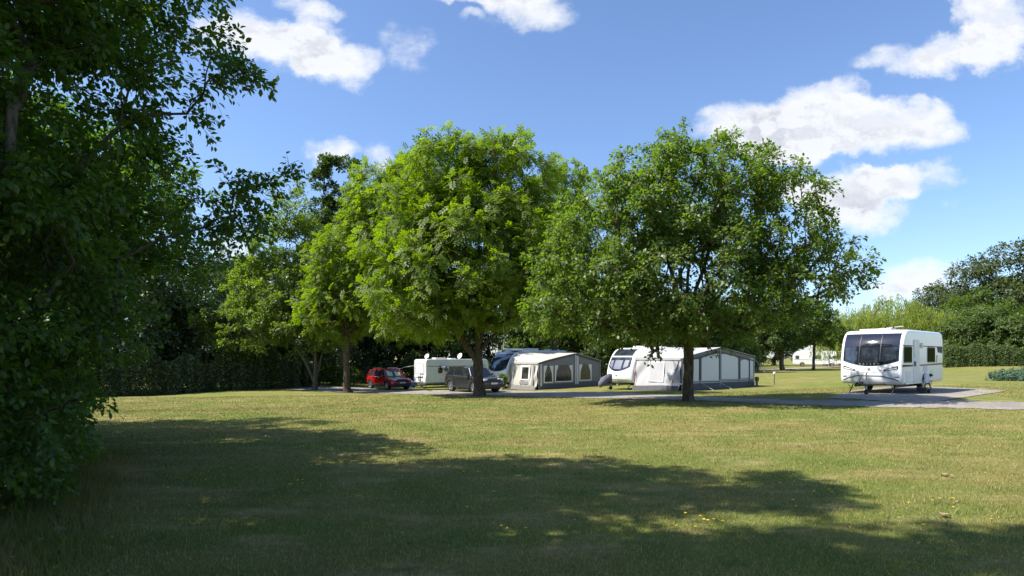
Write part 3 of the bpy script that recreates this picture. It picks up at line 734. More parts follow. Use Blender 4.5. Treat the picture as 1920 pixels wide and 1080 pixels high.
def willow(x, y):
    rng = np.random.default_rng(7); z0 = g(x, y)-.05
    root = empty('willow_tree', (x, y, z0), 0, 'yellow green weeping willow behind the right caravan', 'tree')
    heads = [(-5.5, 0, 6.6, 4.4, 4, 2.2), (.5, 0, 8.2, 4.6, 4, 2.6), (5.8, 0, 6.8, 4.4, 4, 2.2), (-9, 0, 5.4, 2.6, 3, 1.6), (0, -2.5, 6.5, 7, 3, 2.2)]
    C, D = sample_lobes(heads, 1500, rng, 3.0); C = C[C[:, 2] > 4.0]
    L = rng.uniform(1.6, 4.6, len(C)); L = np.minimum(L, C[:, 2]-.8)
    n = 34; rep = np.repeat(np.arange(len(C)), n); t = rng.random(len(rep))
    P = C[rep].copy(); sway = rng.normal(size=(len(C), 2))*.35
    P[:, 0] += sway[rep, 0]*t; P[:, 1] += sway[rep, 1]*t; P[:, 2] -= t*L[rep]; P += rng.normal(size=P.shape)*.10
    A = rvec(rng, len(P))*.45; A[:, 2] -= 1; N = rvec(rng, len(P)); N[:, 1] -= .4; N[:, 0] -= .3
    link('crown', leaves_mesh('crown', P, A, N, .42*rng.uniform(.7, 1.3, len(P)), 'strand', rng, rng.random(len(C))[rep]*.6+.4*rng.random(len(P))), L_WILLOW, root)
    tp = [(0, 0, h) for h in np.arange(0, 6, .6)]
    nodes, par, ch, rad = skeleton2(rng, [C[i] for i in range(0, len(C), 14)], tp, 3, .45, .03)
    link('trunk', tubes_mesh('trunk', ch, nodes, rad, rng, 16, .4), BK2, root, smooth=True)
willow(PX(1668, 92), 92)

def hedge(name, label, pts, h, d, n, leaf, lm, seed, kind='diamond', rough=.35):
    """clipped hedge along a polyline: leaf clusters in a shell round its volume, woody stems inside"""
    rng = np.random.default_rng(seed); pts = np.array(pts, float)
    o = pts[0]; z0 = g(*o); root = empty(name, (o[0], o[1], z0), 0, label, 'hedge')
    seg = np.linalg.norm(np.diff(pts, axis=0), axis=1); cum = np.concatenate([[0], np.cumsum(seg)]); L = cum[-1]
    s = rng.random(n)*L
    X = np.interp(s, cum, pts[:, 0]); Y = np.interp(s, cum, pts[:, 1])
    k = np.clip(np.searchsorted(cum, s)-1, 0, len(seg)-1); T = (np.diff(pts, axis=0)/seg[:, None])[k]; Nn = np.stack([T[:, 1], -T[:, 0]], -1)
    bumps = .22*np.sin(s*1.9)+.18*np.sin(s*4.3+1)+.12*np.sin(s*9.1+2)
    H = h*(1+rough*.35*(.5*np.sin(s*.7+seed)+.5*np.sin(s*2.3)))
    a = rng.random(n)*math.pi; rr = rng.random(n)**.25
    cx = np.sign(np.cos(a))*np.abs(np.cos(a))**.45; cz = np.sin(a)**.45
    off = cx*rr*(d/2)*(1+bumps*rough)+rng.normal(size=n)*.06; zz = rng.random(n)
    top = rng.random(n) < .35
    Z = np.where(top, cz*H*rr, zz*H*.97)
    off = np.where(top, off, np.sign(cx)*(rr*d/2*(1+bumps*rough)*(1-.25*zz**4)+.06*np.sin(Z*3+s*1.3)*rough)+rng.normal(size=n)*.12*rough)
    P = np.stack([X+Nn[:, 0]*off-o[0], Y+Nn[:, 1]*off-o[1], Z+gz(X, Y)-z0], -1)
    outn = np.stack([Nn[:, 0]*np.sign(off), Nn[:, 1]*np.sign(off), np.full(n, .5)], -1)
    A = rvec(rng, n)+np.array((0, 0, -.2)); N = outn+rvec(rng, n)*.9
    link('foliage', leaves_mesh('foliage', P, A, N, leaf*rng.uniform(.7, 1.3, n), kind, rng, rng.random(n)), lm, root)
    m = MB(); rs = random.Random(seed)
    for i in range(int(L/.8)):
        q = (i+.5)*.8; x = np.interp(q, cum, pts[:, 0])-o[0]; y = np.interp(q, cum, pts[:, 1])-o[1]
        z = g(x+o[0], y+o[1])-z0
        m.tube([(x, y, z-.1), (x+rs.uniform(-.2, .2), y+rs.uniform(-.2, .2), z+h*.45), (x+rs.uniform(-.4, .4), y+rs.uniform(-.4, .4), z+h*.85)], [.05, .035, .015], 5)
    m.build('stems', BK2, root)
    return root
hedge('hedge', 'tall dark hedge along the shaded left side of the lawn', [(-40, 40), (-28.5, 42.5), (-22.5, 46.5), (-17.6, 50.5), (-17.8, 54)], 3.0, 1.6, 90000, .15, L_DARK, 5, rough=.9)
hedge('hedge', 'long low green hedge at the right behind the caravan', [(PX(1768, 78), 78), (PX(1850, 76), 76), (PX(1990, 73), 73)], 2.5, 2.2, 52000, .2, L_MID, 6, rough=.45)
hedge('hedge', 'low dark hedge at the foot of the wood behind the caravans', [(-36, 63), (-12, 66), (8, 62), (26, 70), (34, 92), (44, 112)], 2.4, 2.4, 60000, .26, L_DARK, 8, rough=1.0)
tree('shrub', 'low blue green juniper at the right edge of the lawn', PX(1912, 37), 37, [(0, 0, .32, 1.6, 1.1, .42), (-.7, .1, .25, 1.1, .8, .3), (1.2, 0, .4, 1.3, 1, .45)],
     150, 15000, .085, 'diamond', L_JUN, BK2, trunk=False, cat='shrub', clump_r=(.16, .32), seed=111, zmin=.06, crown_name='foliage')
tree('shrub', 'small pale green bush on the verge beyond the leaning ash', PX(632, 57), 57, [(0, 0, .9, 2.2, 1.2, .9)],
     60, 7000, .16, 'diamond', L_CHERRY, BK2, trunk=False, cat='shrub', clump_r=(.3, .6), seed=113, zmin=.1, crown_name='foliage')

# ------------------------------------------------------------------ grass
def grass():
    rng = np.random.default_rng(3)
    n = 620000
    lo, hi = 3.6, 34.0
    Y = lo*np.exp(rng.random(n)*math.log(hi/lo)); X = (rng.random(n)*2-1)*(Y*.87+1.2)
    # clumpiness
    k = np.sin(X*3.1+np.sin(Y*2.3))*np.sin(Y*2.7+np.sin(X*1.9)); keep = rng.random(n) < .72+.28*k
    X, Y = X[keep], Y[keep]; n = len(X)
    sc = np.clip(Y/9, .75, 3.0)
    h = rng.uniform(.018, .048, n)*np.where(rng.random(n) < .04, 1.9, 1)*(.80+.10*sc); w = rng.uniform(.0022, .0042, n)*sc*1.15
    # none on the gravel
    Z = gz(X, Y)
    a = rng.random(n)*6.283; lean = rng.uniform(.1, .9, n)*h; la = rng.random(n)*6.283
    dx, dy = np.cos(a)*w, np.sin(a)*w
    V = np.empty((n, 3, 3)); V[:, 0] = np.stack([X-dx, Y-dy, Z-.003], -1); V[:, 1] = np.stack([X+dx, Y+dy, Z-.003], -1)
    V[:, 2] = np.stack([X+np.cos(la)*lean, Y+np.sin(la)*lean, Z+h], -1)
    px = 960+F*X/Y; py = HY+F*(EYE-Z)/Y
    wv = np.sin(X*2.1)*.7+np.sin(X*5.3+Y)*.6+rng.normal(size=n)*.8
    up = np.interp(px, ROADX, ROADU)+wv*.6; dn = np.interp(px, ROADX, ROADL)-1.0+wv
    ok = ~((py > up-1) & (py < dn+.0))
    V = V[ok]; n = len(V)
    me = np_mesh('grass', V.reshape(-1, 3), np.arange(n*3).reshape(-1, 3), 3, np.repeat(rng.random(n), 3))
    o = link('grass', me, M['blade']); tag(o, 'short mown grass blades over the lawn', 'grass', kind='stuff')
    # broad-leaved weeds pressed into the turf
    n0 = 260; Yc = 4.2*np.exp(rng.random(n0)*math.log(4.5)); Xc = (rng.random(n0)*2-1)*Yc*.85; per = 46
    rep = np.repeat(np.arange(n0), per); rad = rng.uniform(.06, .34, n0)
    q = rng.random(len(rep))*6.283; rr = rng.random(len(rep))**.6*rad[rep]; Xw = Xc[rep]+rr*np.cos(q)*1.6; Yw = Yc[rep]+rr*np.sin(q)
    Pw = np.stack([Xw, Yw, gz(Xw, Yw)+rng.uniform(.012, .035, len(rep))], -1); Aw = rvec(rng, len(rep)); Aw[:, 2] = Aw[:, 2]*.25
    o = link('clover', leaves_mesh('clover', Pw, Aw, np.array((0, 0, 1.))+rvec(rng, len(rep))*.35, rng.uniform(.016, .034, len(rep)), 'diamond', rng, rng.random(len(rep))), L_CLOVER)
    tag(o, 'patches of clover and flat weeds in the near lawn', 'clover', kind='stuff')
    n1 = 420; Yl = 4.3*np.exp(rng.random(n1)*math.log(7)); Xl = (rng.random(n1)*2-1)*Yl*.85
    k = rng.random(n1) < .35; q = rng.random(n1)*6.283; rr = rng.random(n1)**.7*3.0; Xl = np.where(k, PX(1291, 21.6)+rr*np.cos(q), Xl); Yl = np.where(k, 21.2+rr*np.sin(q), Yl)
    Pl = np.stack([Xl, Yl, gz(Xl, Yl)+.022], -1); Al = rvec(rng, n1); Al[:, 2] *= .3
    o = link('leaf_litter', leaves_mesh('leaf_litter', Pl, Al, np.array((0, 0, 1.))+rvec(rng, n1)*.6, rng.uniform(.022, .05, n1), 'oval', rng, rng.random(n1)), M['dryleaf'])
    tag(o, 'small dead leaves scattered thinly over the lawn', 'leaf litter', kind='stuff')
    # rough grass at the foot of the near trees
    n = 16000; t = rng.random(n); X = -3.9-3.6*t+rng.normal(size=n)*.32; Y = 4.6+6.3*t+rng.normal(size=n)*.3
    Z = gz(X, Y); h = rng.uniform(.06, .22, n)*(rng.random(n)*.5+.5); w = rng.uniform(.002, .004, n); a = rng.random(n)*6.283; la = rng.random(n)*6.283; lean = h*rng.uniform(.1, .8, n)
    dx, dy = np.cos(a)*w, np.sin(a)*w; V = np.empty((n, 5, 3))
    V[:, 0] = np.stack([X-dx, Y-dy, Z], -1); V[:, 1] = np.stack([X+dx, Y+dy, Z], -1)
    mx_, my_ = X+np.cos(la)*lean*.35, Y+np.sin(la)*lean*.35
    V[:, 2] = np.stack([mx_+dx*.7, my_+dy*.7, Z+h*.6], -1); V[:, 3] = np.stack([mx_-dx*.7, my_-dy*.7, Z+h*.6], -1)
    V[:, 4] = np.stack([X+np.cos(la)*lean, Y+np.sin(la)*lean, Z+h], -1)
    i = np.arange(n)*5
    T3 = np.concatenate([np.stack([i, i+1, i+2], -1), np.stack([i, i+2, i+3], -1), np.stack([i+3, i+2, i+4], -1)])
    o = link('long_grass', np_mesh('long_grass', V.reshape(-1, 3), T3, 3, np.repeat(rng.random(n)*.5, 5)), M['blade'])
    tag(o, 'unmown long grass at the foot of the near dark tree', 'grass', kind='stuff')
ROADX = [530, 560, 620, 690, 760, 850, 930, 1000, 1100, 1200, 1300, 1380, 1480, 1600, 1700, 1800, 1920, 1990, 2300]
ROADU = [724, 724, 725, 727, 731, 732, 732, 734, 735, 737, 742, 744, 745, 736, 728, 732, 752, 757, 762]
ROADL = [730, 731, 735, 737, 739, 741, 742, 744, 747, 749, 751, 755, 760, 764, 765, 767, 769, 772, 782]
grass()

# ------------------------------------------------------------------ vehicles: shared parts
def inset_profile(pr, d):
    n = len(pr); out = []
    for i in range(n):
        p0, p1, p2 = Vector(pr[i-1]), Vector(pr[i]), Vector(pr[(i+1) % n])
        t1 = (p1-p0).normalized(); t2 = (p2-p1).normalized()
        n1 = Vector((t1.y, -t1.x)); n2 = Vector((t2.y, -t2.x)); nn = (n1+n2)
        if nn.length < 1e-6: nn = n1
        nn.normalize(); k = d/max(.5, nn.dot(n1)); out.append((p1.x+nn.x*k, p1.y+nn.y*k))
    return out
def loft_body(pr, W, r, bow=0.0, bowlen=1.2, yscale=None, x0=0.0):
    """profile (x,z) clockwise seen from -y (front, up, roof, rear, bottom); rounded side edges"""
    st = []
    for k in range(5): q = math.radians(90-22.5*k); st.append((-(W/2-r)-r*math.sin(q), r*(1-math.cos(q))))
    mids = [(y, 0) for y in np.linspace(-(W/2-r), W/2-r, 9)[1:-1]]
    st = st+mids+[(-y, i) for y, i in st[::-1]]
    m = MB(); rows = []
    for (y, ins) in st:
        p = inset_profile(pr, ins) if ins else pr
        row = []
        for (x, z) in p:
            yy = y
            if yscale: yy = y*yscale(x, z)
            b = bow*(y/(W/2))**2*max(0, 1-(x-x0)/bowlen) if bow else 0
            row.append((x+b, yy, z))
        rows.append(row)
    n = len(pr); vs = [p for r_ in rows for p in r_]
    fs = [(i*n+j, i*n+(j+1) % n, (i+1)*n+(j+1) % n, (i+1)*n+j) for i in range(len(rows)-1) for j in range(n)]
    fs.append(tuple(range(n))[::-1]); fs.append(tuple(range((len(rows)-1)*n, len(rows)*n)))
    m.add(vs, fs); return m
def arch(cx, z0, r, n=8, down=True):
    return [(cx+r*math.cos(math.pi*i/n), z0+r*math.sin(math.pi*i/n)) for i in range(n+1)]
def wheel(parent, x, y, r, w, side, spokes=5, name='wheel'):
    t = MB(); h = w/2; t.lathe_y(x, r, [(y-h+.07, r*.55), (y-h+.065, r*.62), (y-h, r*.66), (y-h, r*.92), (y-h*.7, r), (y+h*.7, r), (y+h, r*.92), (y+h, r*.66), (y+h-.065, r*.62), (y+h-.07, r*.55)], 28)
    wo_ = t.build(name, M['rubber'], parent, smooth=False)
    m = MB(); o = y+side*h; m.lathe_y(x, r, [(o-side*.06, r*.63), (o-side*.005, r*.64), (o-side*.005, r*.56), (o-side*.05, r*.55)], 28)
    for k in range(spokes):
        a = 2*math.pi*k/spokes+.3
        ca, sa = math.cos(a), math.sin(a); p = [(-.035, .05), (.035, .05), (.02, r*.58), (-.02, r*.58)]
        pts = [(x+ca*b-sa*c_, r+sa*b+ca*c_) for c_, b in p]
        m.plate_xz(pts, o-side*.035, o-side*.012)
    m.lathe_y(x, r, [(o-side*.03, .06), (o-side*.002, .05)], 12)
    m.build('rim', M['alloy'], wo_)
    return wo_
def front_x(pr_front, z):
    for (xa, za), (xb, zb) in zip(pr_front, pr_front[1:]):
        if za <= z <= zb: t = (z-za)/(zb-za); return xa+(xb-xa)*t, (-(zb-za), (xb-xa))
    return pr_front[-1][0], (-.3, 1)

class Van:
    """a touring caravan; local x runs from nose to tail, the door side is y = -W/2"""
    def __init__(s, name, label, X, Y, th, W, L, front, roof_z, bow, r=.10, axle=.56, skirt=.40, mat_body=None, tail=None, cat='caravan', bottom=None):
        s.W, s.L, s.front, s.bow, s.r = W, L, front, bow, r
        c, sn = math.cos(th), math.sin(th)
        fx, fy = X-W/2*sn, Y+W/2*c                       # front centre from the near front corner
        cx, cy = fx+c*L/2, fy+sn*L/2
        s.root = empty(name, (fx, fy, g(cx, cy)), th, label, cat)
        tail = tail or [(L-.32, roof_z), (L-.13, roof_z-.08), (L-.04, roof_z-.26), (L, roof_z-.6), (L, .52), (L-.06, skirt+.02)]
        ax = L*axle; s.ax = ax; ar = .40
        pr = list(front)+[(front[-1][0]+.5, roof_z)]+[(x, roof_z) for x in np.linspace(front[-1][0]+1.0, L-.6, 5)]+tail+[(ax+ar+.02, skirt)]
        pr += [(x, max(z, skirt)) for x, z in arch(ax, skirt, ar*.86)]+[(front[0][0]+.25, skirt)]
        prr = [pr[0]]
        for p in pr[1:]:
            if (Vector(p)-Vector(prr[-1])).length > .012: prr.append(p)
        s.pr = prr
        b = loft_body(prr, W, r, bow)
        s.body = b.build('body', mat_body or M['white'], s.root, smooth=False)
        md = s.body.data
        md.polygons.foreach_set('use_smooth', [len(p.vertices) == 4 for p in md.polygons])
    def S(s, z, y, off=.008):
        x, nrm = front_x(s.front, z); l = math.hypot(*nrm); nx_, nz_ = nrm[0]/l, nrm[1]/l
        e = abs(y)-(s.W/2-s.r); ins = 0
        if e > 0: ins = s.r*(1-math.sqrt(max(0, 1-(min(e, s.r)/s.r)**2)))
        b = s.bow*(y/(s.W/2))**2*max(0, 1-x/1.2)
        return (x+b-nx_*ins+nx_*off, y, z-nz_*ins+nz_*off)
    def patch(s, name, m_, y0, y1, zlo, zhi, off=.008, parent=None, ny_=14, nz_=10):
        m = MB(); P = []; B = []
        for j in range(ny_+1):
            y = y0+(y1-y0)*j/ny_; a = zlo(y) if callable(zlo) else zlo; c = zhi(y) if callable(zhi) else zhi
            P.append([s.S(a+(c-a)*k/nz_, y, off) for k in range(nz_+1)]); B.append([s.S(a+(c-a)*k/nz_, y, -.02) for k in range(nz_+1)])
        m.grid(P)
        rim = [(P[0], B[0]), (P[-1], B[-1]), ([r_[0] for r_ in P], [r_[0] for r_ in B]), ([r_[-1] for r_ in P], [r_[-1] for r_ in B])]
        for a, b in rim: m.grid([a, b])
        return m.build(name, m_, parent or s.root, smooth=(nz_ >= 8))
    def side_plate(s, name, m_, pts, t=.012, parent=None, off=0.0, side=-1):
        y = side*s.W/2; return MB().plate_xz(pts, y+side*off, y+side*(off+t)).build(name, m_, parent or s.root)
    def window(s, x0, x1, z0, z1, glass='glass', r=.07, side=-1, name='window'):
        f = s.side_plate(name, M['black'], rrect(x0, x1, z0, z1, r), .014, side=side)
        s.side_plate('pane', M[glass], rrect(x0+.045, x1-.045, z0+.045, z1-.045, r*.7), .007, f, .014, side)
        return f
    def chassis(s, nose=1.15, cover=False, steady=(.55, None)):
        m = MB(); L = s.L
        m.tube([(.9, .8, .38), (.9, .8, .38), (-nose, .04, .40)], .035, 6); m.tube([(.9, -.8, .38), (-nose, -.04, .40)], .035, 6)
        m.box(.6, L-.4, -.75, -.69, .26, .38); m.box(.6, L-.4, .69, .75, .26, .38); m.tube([(s.ax, -1.0, .34), (s.ax, 1.0, .34)], .05, 8)
        m.build('chassis', M['dark_metal'], s.root)
        h = MB(); h.tube([(-nose+.1, 0, .44), (-nose-.22, 0, .46)], [.05, .06], 10); h.tube([(-nose-.16, 0, .46), (-nose-.20, 0, .38)], .05, 10); h.tube([(-nose+.02, 0, .48), (-nose+.22, 0, .78)], .018, 6); h.box(-nose+.08, -nose+.34, -.04, .04, .40, .52)
        h.build('hitch', M['dark_metal'] if not cover else M['black'], s.root)
        j = MB(); jx = -nose+.42; j.tube([(jx, -.12, .12), (jx, -.12, .86)], .026, 8); j.tube([(jx, -.12, .86), (jx+.16, -.12, .90)], .012, 6)
        jo = j.build('jockey_stem', M['steel'], s.root); t = MB(); t.lathe_y(jx, .115, [(-.16, .05), (-.16, .11), (-.08, .11), (-.08, .05)], 16); t.build('jockey_wheel', M['rubber'], jo)
        for (x, sg) in ((steady[0], -1), (steady[1] or L-.75, 1)):
            for y in (-.78, .78):
                k = MB(); k.tube([(x, y, .36), (x+sg*.42, y, .03)], .025, 6); k.tube([(x+sg*.5, y, .37), (x+sg*.2, y, .18)], .014, 6); k.box(x+sg*.42-.1, x+sg*.42+.1, y-.06, y+.06, .0, .03)
                k.build('corner_steady', M['steel'] if x > 2 else M['dark_metal'], s.root)
        for sd in (-1, 1): wheel(s.root, s.ax, sd*(s.W/2-.14), .325, .18, sd)
    def skylight(s, x0, x1, y0, y1, z, h=.09, mt='cream'):
        m = MB(); m.box(x0, x1, y0, y1, z-.02, z+h); return m.build('skylight', M[mt], s.root, bevel=.03)

# ------------------------------------------------------------------ right caravan
FR1 = [(.14, .40), (.05, .50), (.015, .65), (.0, .85), (.0, 1.05), (.015, 1.25), (.05, 1.5), (.10, 1.75), (.17, 1.98), (.26, 2.17), (.38, 2.34), (.53, 2.47), (.72, 2.555), (.95, 2.59)]
rc = Van('touring_caravan', 'white caravan with a black three pane front window on gravel at the right', 15.14, 23.85, math.radians(41.5), 2.3, 5.75, FR1, 2.6, .16, r=.11, axle=.53)
low = lambda y: 1.13+.20*(abs(y)/1.0)**2
pn = rc.patch('front_panel', M['tinted'], -1.02, 1.02, low, 2.44, .006, ny_=24, nz_=16)
for (a, b) in ((-1.0, -.40), (-.37, .37), (.40, 1.0)):
    w = rc.patch('front_window', M['tinted'], a, b, (lambda y: low(y)+.07), 1.93, .018, nz_=8)
    rc.patch('pane', M['glass'], a+.06, b-.06, (lambda y: low(y)+.13), 1.87, .023, parent=w, nz_=8)
for y in (-.385, .385): rc.patch('seam', M['black'], y-.015, y+.015, low, 2.44, .02, ny_=2, nz_=14)
# headlamps: dark swept outline with a clear lens
for sg in (-1, 1):
    hl = rc.patch('marker_light', M['black'], min(sg*.52, sg*1.0), max(sg*.52, sg*1.0), (lambda y: .93+.09*(abs(y)-.52)/.48), (lambda y: .985+.16*(abs(y)-.52)/.48), .014, ny_=6, nz_=3)
    rc.patch('lens', M['clear_light'], min(sg*.60, sg*.96), max(sg*.60, sg*.96), (lambda y: .95+.085*(abs(y)-.52)/.48), (lambda y: .97+.12*(abs(y)-.52)/.48), .02, parent=hl, ny_=6, nz_=2)
    rc.patch('reflector', M['dark_metal'], min(sg*.90, sg*1.03), max(sg*.90, sg*1.03), .69, .72, .012, ny_=3, nz_=2)
    rc.patch('badge', M['stripe'], min(sg*.36, sg*.46), max(sg*.36, sg*.46), .965, .985, .012, ny_=3, nz_=2) if sg < 0 else None
rc.patch('emblem', M['steel'], -.05, .05, .96, 1.05, .012, ny_=4, nz_=4)
cl = lambda y: .735-.0*abs(y) if abs(y) < .42 else (.735-.10*(abs(y)-.42)/.4 if abs(y) < .82 else .635-.45*(abs(y)-.82))
rc.patch('bumper_line', M['stripe'], -1.02, 1.02, (lambda y: cl(y)-.012), (lambda y: cl(y)+.016), .010, ny_=40, nz_=2)
c2 = lambda y: .86+.06*min(1, abs(y)/.55)
rc.patch('recess_line', M['side'], -.55, .55, c2, (lambda y: c2(y)+.012), .009, ny_=20, nz_=2)
# maker's lettering below the window, one raised letter each
def letters(v, txt, y0, y1, zc, hgt, m_):
    n = len(txt); w = (y1-y0)/n
    for i, c in enumerate(txt):
        cu = bpy.data.curves.new('t', 'FONT'); cu.body = c; cu.size = hgt*1.4; cu.align_x = 'CENTER'; cu.offset = .001
        to = bpy.data.objects.new('t', cu); COL.objects.link(to); bpy.context.view_layer.update()
        me = bpy.data.meshes.new_from_object(to); cy = y1-(i+.5)*w
        MB().add([v.S(zc+p.co.y-hgt/2, cy-p.co.x*1.1, .028) for p in me.vertices], [tuple(pl.vertices) for pl in me.polygons]).build('letter', m_, v.root)
        bpy.data.objects.remove(to); bpy.data.curves.remove(cu); bpy.data.meshes.remove(me)
letters(rc, 'BAILEY', -.40, .40, 1.215, .066, M['steel'])
# side
rc.window(.28, 1.28, 1.26, 1.92, 'glass_green'); 
dr = rc.side_plate('door', M['side'], rrect(1.46, 2.26, .48, 2.2, .06), .012)
rc.side_plate('door_window', M['glass'], rrect(1.54, 1.78, 1.5, 2.12, .04), .008, dr, .012); rc.side_plate('handle', M['black'], rrect(1.56, 1.70, 1.12, 1.32, .03), .03, dr, .012)
rc.side_plate('lamp', M['cream'], rrect(2.42, 2.62, 1.86, 2.08, .03), .04)
rc.window(3.35, 4.45, 1.26, 1.92, 'glass_green')
rc.side_plate('upper_trim', M['stripe'], [(.2, 1.93), (5.55, 1.93), (5.55, 1.965), (.2, 1.965)], .006)
rc.side_plate('rear_graphic', M['canvas_d'], [(4.75, 1.93), (5.60, 1.93), (5.58, 1.66), (4.9, 1.70)], .005)
rc.side_plate('stripe', M['stripe'], [(.14, 1.10), (5.65, 1.16), (5.65, 1.20), (2.6, 1.17), (.14, 1.19)], .005)
rc.side_plate('stripe_accent', M['bronze'], [(1.2, 1.125), (5.65, 1.185), (5.65, 1.235), (3.4, 1.20), (1.2, 1.16)], .008)
rc.side_plate('number', M['bronze'], [(4.60, 1.26), (4.75, 1.26), (4.79, 1.50), (4.90, 1.50), (4.90, 1.56), (4.70, 1.56), (4.68, 1.32), (4.60, 1.32)], .006)
for (a, b, c, d, mm) in ((2.75, 3.35, .86, 1.12, 'canvas_lg'), (1.95, 2.5, .52, .86, 'side'), (.55, 1.15, .52, .92, 'side'), (3.75, 4.15, .60, .90, 'side')):
    rc.side_plate('hatch', M[mm], rrect(a, b, c, d, .03), .010)
rc.side_plate('skirt_trim', M['white'], [(.5, .41), (rc.ax-.45, .41), (rc.ax-.45, .47), (.5, .47)], .016)
MB().tube([(rc.ax+.6, -1.2, .72), (rc.ax+.75, -1.24, .70)], [.07, .02], 8).build('water_plug', M['black'], rc.root)
MB().box(rc.ax-.25, rc.ax+.25, -1.24, -1.18, .40, .78).build('wheel_cover', M['canvas_lg'], rc.root)
rc.chassis(1.05)
MB().box(1.5, 2.2, -1.62, -1.22, .20, .26).box(1.56, 1.62, -1.58, -1.30, .0, .2).box(2.08, 2.14, -1.58, -1.30, .0, .2).build('step', M['dark_metal'], rc.root)
rc.skylight(.85, 1.5, -.55, .65, 2.6, .06); rc.skylight(2.0, 2.9, -.35, .45, 2.6, .07, 'white'); rc.skylight(3.6, 4.2, -.3, .3, 2.6, .06, 'white')
for i in range(5):
    MB().lathe_z(.95, -.6+.3*i, [(2.66, .035), (2.73, .03)], 8).build('vent_knob', M['stripe'], rc.root)
m = MB(); m.tube([(1.9, -.2, 2.58), (1.9, -.2, 2.74)], .02, 6); m.add([(1.8, -.7, 2.76), (2.2, -.6, 2.76), (2.2, .3, 2.68), (1.8, .2, 2.68), (1.8, -.7, 2.79), (2.2, -.6, 2.79), (2.2, .3, 2.71), (1.8, .2, 2.71)], [(0,3,2,1),(4,5,6,7),(0,1,5,4),(1,2,6,5),(2,3,7,6),(3,0,4,7)])
m.build('roof_aerial', M['canvas_cream'], rc.root)

# ------------------------------------------------------------------ middle caravan and its white awning
FR2 = [(.22, .42), (.08, .52), (.02, .7), (.0, .9), (.03, 1.15), (.12, 1.42), (.25, 1.70), (.40, 1.95), (.58, 2.17), (.78, 2.35), (1.0, 2.48), (1.25, 2.56), (1.5, 2.6)]
TH3 = math.radians(35)
mc = Van('touring_caravan', 'white caravan with a sloping nose and covered hitch joined to the white awning', PX(1180, 37.3), 37.3, TH3, 2.25, 6.6, FR2, 2.62, .26, r=.12, axle=.55)
lw = lambda y: 1.13+.30*(abs(y)/.95)**2.2
w = mc.patch('front_window', M['tinted'], -.92, .92, lw, 2.0, .008, ny_=20)
for (a, b) in ((-.84, -.42), (-.38, .38), (.42, .84)):
    mc.patch('pane', M['glass'], a, b, (lambda y: lw(y)+.05), 1.95, .014, parent=w)
    mc.patch('blind', M['blind'], a+.07, b-.05, (lambda y: lw(y)+.12), 1.80, .019, parent=w)
mc.patch('upper_window', M['glass'], -.85, .85, 2.08, 2.50, .010)
for sg in (-1, 1):
    mc.patch('marker_light', M['clear_light'], min(sg*.86, sg*1.02), max(sg*.86, sg*1.02), 1.02, 1.16, .015, ny_=4, nz_=4)
mc.patch('emblem', M['dark_metal'], -.04, .05, .82, .92, .012, ny_=4, nz_=4)
mc.patch('bumper_line', M['stripe'], -.9, .9, .60, .615, .010)
mc.window(.75, 1.35, 1.2, 1.85, 'glass')
mc.chassis(1.0, cover=True)
m = MB(); m.tube([(-.55, 0, .42), (-.62, 0, .75), (-.95, 0, .62), (-1.3, 0, .36), (-1.38, 0, .20)], [.16, .27, .24, .19, .11], 10); m.build('hitch_cover', M['cover'], mc.root, smooth=True)
mc.skylight(1.9, 2.7, -.4, .4, 2.62, .10, 'white'); mc.skylight(4.0, 4.5, -.2, .4, 2.62, .08, 'cream'); 
MB().tube([(.25, .1, .2), (.25, .1, .55)], .1, 8).build('gas_bottle', M['steel'], mc.root)

